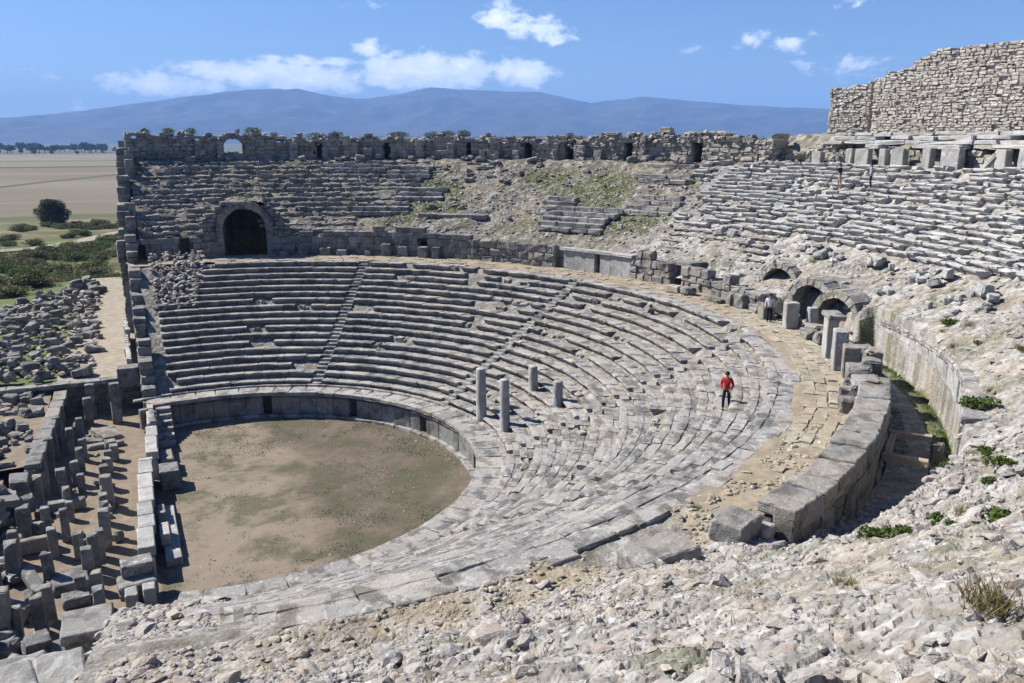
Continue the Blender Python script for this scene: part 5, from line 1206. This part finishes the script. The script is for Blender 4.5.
mb = MB(); pc = [(30, 196), (8, 187), (1, 182), (-4, 176), (-8, 169), (-12, 161), (-16, 154), (-21, 149.5), (-28, 148), (-50, 151)]
pv = []; 
for i in range(len(pc)):
    d = Vector((*pc[min(i + 1, len(pc) - 1)], 0)) - Vector((*pc[max(i - 1, 0)], 0)); d.normalize(); nrm = Vector((-d.y, d.x, 0)); w = 2.6 + .5 * math.sin(i * 2.3)
    for sg in (-1, 1): pv.append((pc[i][0] + nrm.x * w * sg, pc[i][1] + nrm.y * w * sg, -1.9))
mb.add(pv, [(2 * i, 2 * i + 1, 2 * i + 3, 2 * i + 2) for i in range(len(pc) - 1)], None, .5); tag(mb.build('dirt_path', M['path']), kind='structure')
# bank from the terrace down to the plain
mb = MB(); xs = np.arange(-46, 10, .8); ys = np.arange(68, 92, .8); X, Y = np.meshgrid(xs, ys, indexing='ij'); Z = 2.25 - 4.3 * sstep(72, 86, Y + 4 * (fbm(X * .2, Y * .2, 9) - .5)) + (fbm(X, Y, 3) - .5) * .25 - .15
idx = np.arange(X.size).reshape(X.shape); q = np.stack([idx[:-1, :-1], idx[1:, :-1], idx[1:, 1:], idx[:-1, 1:]], -1).reshape(-1, 4); mb.add(np.stack([X, Y, Z], -1).reshape(-1, 3), q, None, .5)
tag(mb.build('terrace_bank_ground', M['scrub'], smooth=True), kind='structure')
mb = MB()
n = 22000; px = rng.uniform(-48, 8, n); py = rng.uniform(70, 150, n); g = fbm(px * .09, py * .09, 15) + .25 * fbm(px * .6, py * .6, 16)
k = g > .60; zz = np.where(py < 86, 2.25 - 4.3 * sstep(72, 86, py), -2.1); mb.blades(np.stack([px, py, zz], 1)[k], .45, .07, .6); tag(mb.build('plain_grass', M['grass']), kind='stuff')
mb = MB(); k = g < .52; mb.blades(np.stack([px, py, zz], 1)[k], .5, .06, .6); tag(mb.build('plain_dry_grass', M['dry']), kind='stuff')
bp = []
for k in range(4):
    mb = MB()
    for j in range(9): a = U(0, 6.3); r = U(0, .75); mb.leaves((math.cos(a) * r, math.sin(a) * r, U(.3, .6)), (U(.35, .55), U(.35, .55), U(.3, .5)), 150, .07, shell=.3)
    me = mb.mesh('bush'); me.materials.append(M['bush']); bp.append(me)
for k in range(230):
    while True:
        x, y = U(-46, 6), 62 + 140 * U(0, 1) ** 1.2
        if y < 74 and x > -16 + (y - 62) * .3: continue
        if fbm(np.array([x * .05]), np.array([y * .05]), 19)[0] > .44 and abs(y - np.interp(x, [-50, -28, -21, -16, -12, -8, -4, 1, 8], [151, 148, 149.5, 154, 161, 169, 176, 182, 187])) > 6: break
    o = bpy.data.objects.new('bush', bp[k % 4]); col.objects.link(o); s = U(1.1, 2.6); o.location = (x, y, 2.25 - 4.3 * float(sstep(72, 86, y)) - .2); o.scale = (s * U(.9, 1.4), s * U(.9, 1.4), s * U(.6, 1.)); o.rotation_euler = (0, 0, U(0, 6.3)); tag(o, 'rounded olive-green bush in the scrub between the ruin and the fields', 'bush', 'bushes in the scrub')
for k in range(30):
    x, y = U(-30, -8), U(74, 82); o = loose(0, 0, 0, U(.5, 1.1), 'pale block half hidden in the grass beyond the heap', 'blocks in the grass beyond the heap'); o.location = (x, y, 2.25 - 4.3 * float(sstep(72, 86, y)) + .05)
def tree(x, y, z, h, w, label, cat='tree', group=None, n=2600, leaf=.16, trunk=.22, mat='leaf', low=False):
    t = empty('broadleaf_tree', (x, y, z), label, cat, group); mb = MB(); mb.tube([(0, 0, -.2), (.1, 0, h * .2), (0, .1, h * .45), (.1, .1, h * .7)], [trunk * 1.3, trunk, trunk * .7, trunk * .3], 8)
    for k in range(6): a = U(0, 6.3); mb.tube([(0, .05, h * U(.25, .4)), (math.cos(a) * w * .25, math.sin(a) * w * .25, h * .5), (math.cos(a) * w * .4, math.sin(a) * w * .4, h * .68)], [trunk * .5, trunk * .35, trunk * .15], 6)
    mb.build('trunk', M['bark'], t); mb = MB(); nb = 64 if low else 22
    for k in range(nb):
        a = U(0, 6.3); e = U(-1.1, 1.4) if low else U(-.6, 1.2); r = U(.45, 1) * .34; mb.leaves((math.cos(a) * math.cos(e) * w * r, math.sin(a) * math.cos(e) * w * r, h * (.52 if low else .58) + math.sin(e) * h * (.36 if low else .28)), (w * U(.13, .22), w * U(.13, .22), h * U(.10, .16)), n // nb, leaf, shell=.3, tint=(U(0, .4), U(.6, 1)))
    mb.build('crown', M[mat], t); return t
tree(-20.3, 204, -3.1, 7.9, 10.2, 'lone round dark green tree standing at the edge of the fields', n=13000, leaf=.19, low=True)
dist = []
for k in range(110):
    y = U(1680, 1950); x = U(-520, -20) if k < 90 else U(-300, 120); dist.append((x, y, U(12, 21), U(16, 27)))
dist += [(-62 - k * 25 + U(-8, 8), 1450 + U(-60, 60), U(7, 11), U(6, 9)) for k in range(7)] + [(x, 1700, 12, 16) for x in (-20, 0, 22, 45)]
proto_t = None
for k, (x, y, h, w) in enumerate(dist):
    lb = 'dark blue-green tree in the far treeline across the plain' if y > 1600 else 'separate darker tree standing before the far treeline'; g = 'trees of the far treeline' if y > 1600 else 'trees before the far treeline'
    if proto_t is None: proto_t = tree(x, y, -2.3, 12, 13, lb, group=g, n=1100, leaf=.75, trunk=.4)
    else:
        c = copy_thing(proto_t, (x, y, -2.3), (0, 0, U(0, 6.3)), (w / 13, w / 13, h / 12), lb); c['group'] = g
# ------------------------------------------------------------------ mountains
def mountains():
    yaw = math.radians(24.81); px = [-900, -500, -200, 0, 60, 130, 200, 260, 300, 340, 370, 400, 430, 480, 540, 590, 640, 700, 740, 830, 950, 1150, 1400, 1900, 2600]
    py = [128, 120, 122, 118, 113, 105, 97, 91, 90, 99, 100, 96, 90, 92, 94, 104, 98, 102, 106, 109, 114, 108, 117, 126, 135]
    az = [yaw + math.atan((a - 512) / 864.) for a in px]; el = [(141 - b) / 840. * math.cos(z - yaw) for b, z in zip(py, az)]
    D = 9500.; A = np.linspace(az[0], az[-1], 520); crest = np.interp(A, az, el) * D
    rr = np.linspace(-1, 1, 90); AA, RR = np.meshgrid(A, rr, indexing='ij'); r = D + RR * 3000; x = -4 + r * np.sin(AA); y = -46.6 + r * np.cos(AA)
    ridge = 1 - abs(2 * fbm(x * .0011, y * .0011, 5, 5) - 1); ridge2 = 1 - abs(2 * fbm(x * .0035, y * .0035, 9, 4) - 1)
    env = np.where(RR < 0, sstep(-1, 0, RR) ** .8, sstep(1, 0, RR)); h = crest[:, None] * env * (1 - (1 - env ** 2) * .0) + (ridge - .75) * 330 * env * (1 - env ** 3) + (ridge2 - .8) * 130 * env * (1 - env ** 4 * .8)
    z = np.maximum(h, 0) - 6; idx = np.arange(x.size).reshape(x.shape); q = np.stack([idx[:-1, :-1], idx[1:, :-1], idx[1:, 1:], idx[:-1, 1:]], -1).reshape(-1, 4)[:, ::-1]
    m, t = new_mat('mountain_maquis'); n = t.noise(t.pos(), .004, 6, .65); finish(m, t, t.mix(t.ramp(n, .4, .62), (.03, .038, .028), (.09, .08, .065)), 1.)
    mb = MB(); mb.add(np.stack([x, y, z], -1).reshape(-1, 3), q, None, .5); tag(mb.build('mountains', m, smooth=True), kind='structure')
mountains()
# ------------------------------------------------------------------ air, sky, sun, camera
def haze():
    m = bpy.data.materials.new('haze_air'); m.use_nodes = True; t = NT(m.node_tree); v = t.n('ShaderNodeVolumePrincipled'); v.inputs['Color'].default_value = HAZE_COL; v.inputs['Density'].default_value = HAZE_D; v.inputs['Anisotropy'].default_value = 0.0
    o_ = t.n('ShaderNodeOutputMaterial'); t.nt.links.new(v.outputs[0], o_.inputs['Volume'])
    mb = MB(); mb.add([(x, y, z) for x in (-14500, 14500) for y in (-14500, 14500) for z in (-9, 640)], [(0, 1, 3, 2), (4, 6, 7, 5), (0, 4, 5, 1), (2, 3, 7, 6), (0, 2, 6, 4), (1, 5, 7, 3)]); tag(mb.build('haze', m), kind='stuff')
HAZE_COL = (.27, .50, 1, 1); HAZE_D = 1.2e-4
haze()
SUN = Vector((-.68, .733, 0)).normalized(); EL = math.radians(44); SUN = Vector((SUN.x * math.cos(EL), SUN.y * math.cos(EL), math.sin(EL)))
L = bpy.data.lights.new('sun', 'SUN'); L.energy = 5.0; L.angle = math.radians(.53); L.color = (1, .955, .88); lo = bpy.data.objects.new('sun', L); lo.rotation_euler = SUN.to_track_quat('Z', 'Y').to_euler(); col.objects.link(lo); lo.location = (0, 0, 60)
w = bpy.data.worlds.new('World'); sc.world = w; w.use_nodes = True; t = NT(w.node_tree)
sky = t.n('ShaderNodeTexSky', sky_type='NISHITA', sun_disc=False, sun_elevation=EL, sun_rotation=math.atan2(SUN.x, SUN.y), altitude=50, air_density=1.0, dust_density=.15, ozone_density=4.0)
gen = t.n('ShaderNodeTexCoord').outputs['Generated']; sx = t.n('ShaderNodeSeparateXYZ'); t.set(sx.inputs[0], gen)
azn = t.math('ARCTAN2', sx.outputs[0], sx.outputs[1]); eln = t.math('ARCSINE', sx.outputs[2])
cv = t.n('ShaderNodeCombineXYZ'); t.set(cv.inputs[0], t.math('MULTIPLY', azn, 1.)); t.set(cv.inputs[1], t.math('MULTIPLY', eln, 1.7))
cn = t.noise(cv.outputs[0], 34, 9, .62, .25); cn2 = t.noise(cv.outputs[0], 11, 6, .6, .3)
mask = None; shade = None
def aze(px, py):
    yw = math.radians(24.81); pt = math.atan(200.5 / 840); d = Vector(((px - 512) / 840, 1, -(py - 341.5) / 840)); c, s_ = math.cos(-pt), math.sin(-pt); d = Vector((d.x, d.y * c - d.z * s_, d.y * s_ + d.z * c)).normalized(); return math.atan2(d.x, d.y) + yw, math.asin(d.z)
for (px, py, rx, ry, st_) in [(170, 84, 62, 13, .9), (250, 74, 80, 15, 1), (300, 80, 60, 16, 1), (330, 62, 75, 6, .55), (395, 72, 48, 17, 1), (455, 72, 44, 20, 1), (425, 64, 60, 14, .8), (368, 47, 22, 11, .95), (498, 18, 26, 14, 1), (535, 30, 40, 16, .95), (520, 73, 30, 17, 1), (757, 40, 24, 8, .5), (790, 42, 22, 10, .75), (850, 66, 36, 9, .35), (690, 50, 14, 5, .35), (78, 108, 14, 8, .6), (852, 2, 22, 5, .45), (370, 5, 18, 3, .3), (-250, 60, 160, 20, .9), (1350, 50, 150, 20, .9), (1700, 90, 200, 24, .9)]:
    a, e = aze(px, py); kx = rx * (1. if 50 < py < 100 and px < 560 else .86) / 864.; ky = ry * .86 / 850.
    dx = t.math('DIVIDE', t.math('SUBTRACT', azn, a), kx); dy = t.math('DIVIDE', t.math('SUBTRACT', eln, e), ky); rr = t.math('SQRT', t.math('ADD', t.math('MULTIPLY', dx, dx), t.math('MULTIPLY', dy, dy)))
    v = t.math('MULTIPLY', t.math('SUBTRACT', 1.25, rr, ), st_ * (1.35 if 50 < py < 100 and px < 560 else 1.)); v = t.math('MAXIMUM', v, -1.)
    mask = v if mask is None else t.math('MAXIMUM', mask, v)
dens = t.math('ADD', mask, t.math('MULTIPLY', t.math('SUBTRACT', t.math('ADD', t.math('MULTIPLY', cn, .65), t.math('MULTIPLY', cn2, .35)), .56), 4.6))
cf = t.ramp(dens, -.2, .55)
sh = t.ramp(t.math('ADD', dens, t.math('MULTIPLY', cn, .8)), .6, 2.4)
ccol = t.mix(sh, (11.5, 12.6, 14.), (17.5, 17.4, 17.))
skc = t.mix(1.0, sky.outputs[0], (.82, .96, 1.24), 'MULTIPLY')
bg = t.n('ShaderNodeBackground'); t.set(bg.inputs[0], t.mix(t.math('MULTIPLY', cf, .93), skc, ccol)); bg.inputs[1].default_value = .05
ow = t.n('ShaderNodeOutputWorld'); t.nt.links.new(bg.outputs[0], ow.inputs[0])
cam = bpy.data.cameras.new('camera'); cam.sensor_width = 36; cam.lens = 36 * 840 / 1024; cam.clip_end = 60000; cam.clip_start = .1
co = bpy.data.objects.new('camera', cam); col.objects.link(co); co.location = (-4.05, -46.6, 19.4); co.rotation_euler = (PI / 2 - math.atan(200.5 / 840), 0, -math.radians(24.81)); sc.camera = co
sc.view_settings.view_transform = 'Standard'; sc.view_settings.look = 'None'; sc.view_settings.exposure = 1.0; sc.view_settings.gamma = 1
sc.cycles.max_bounces = 6; sc.cycles.diffuse_bounces = 1; sc.cycles.volume_bounces = 0; sc.cycles.transparent_max_bounces = 8
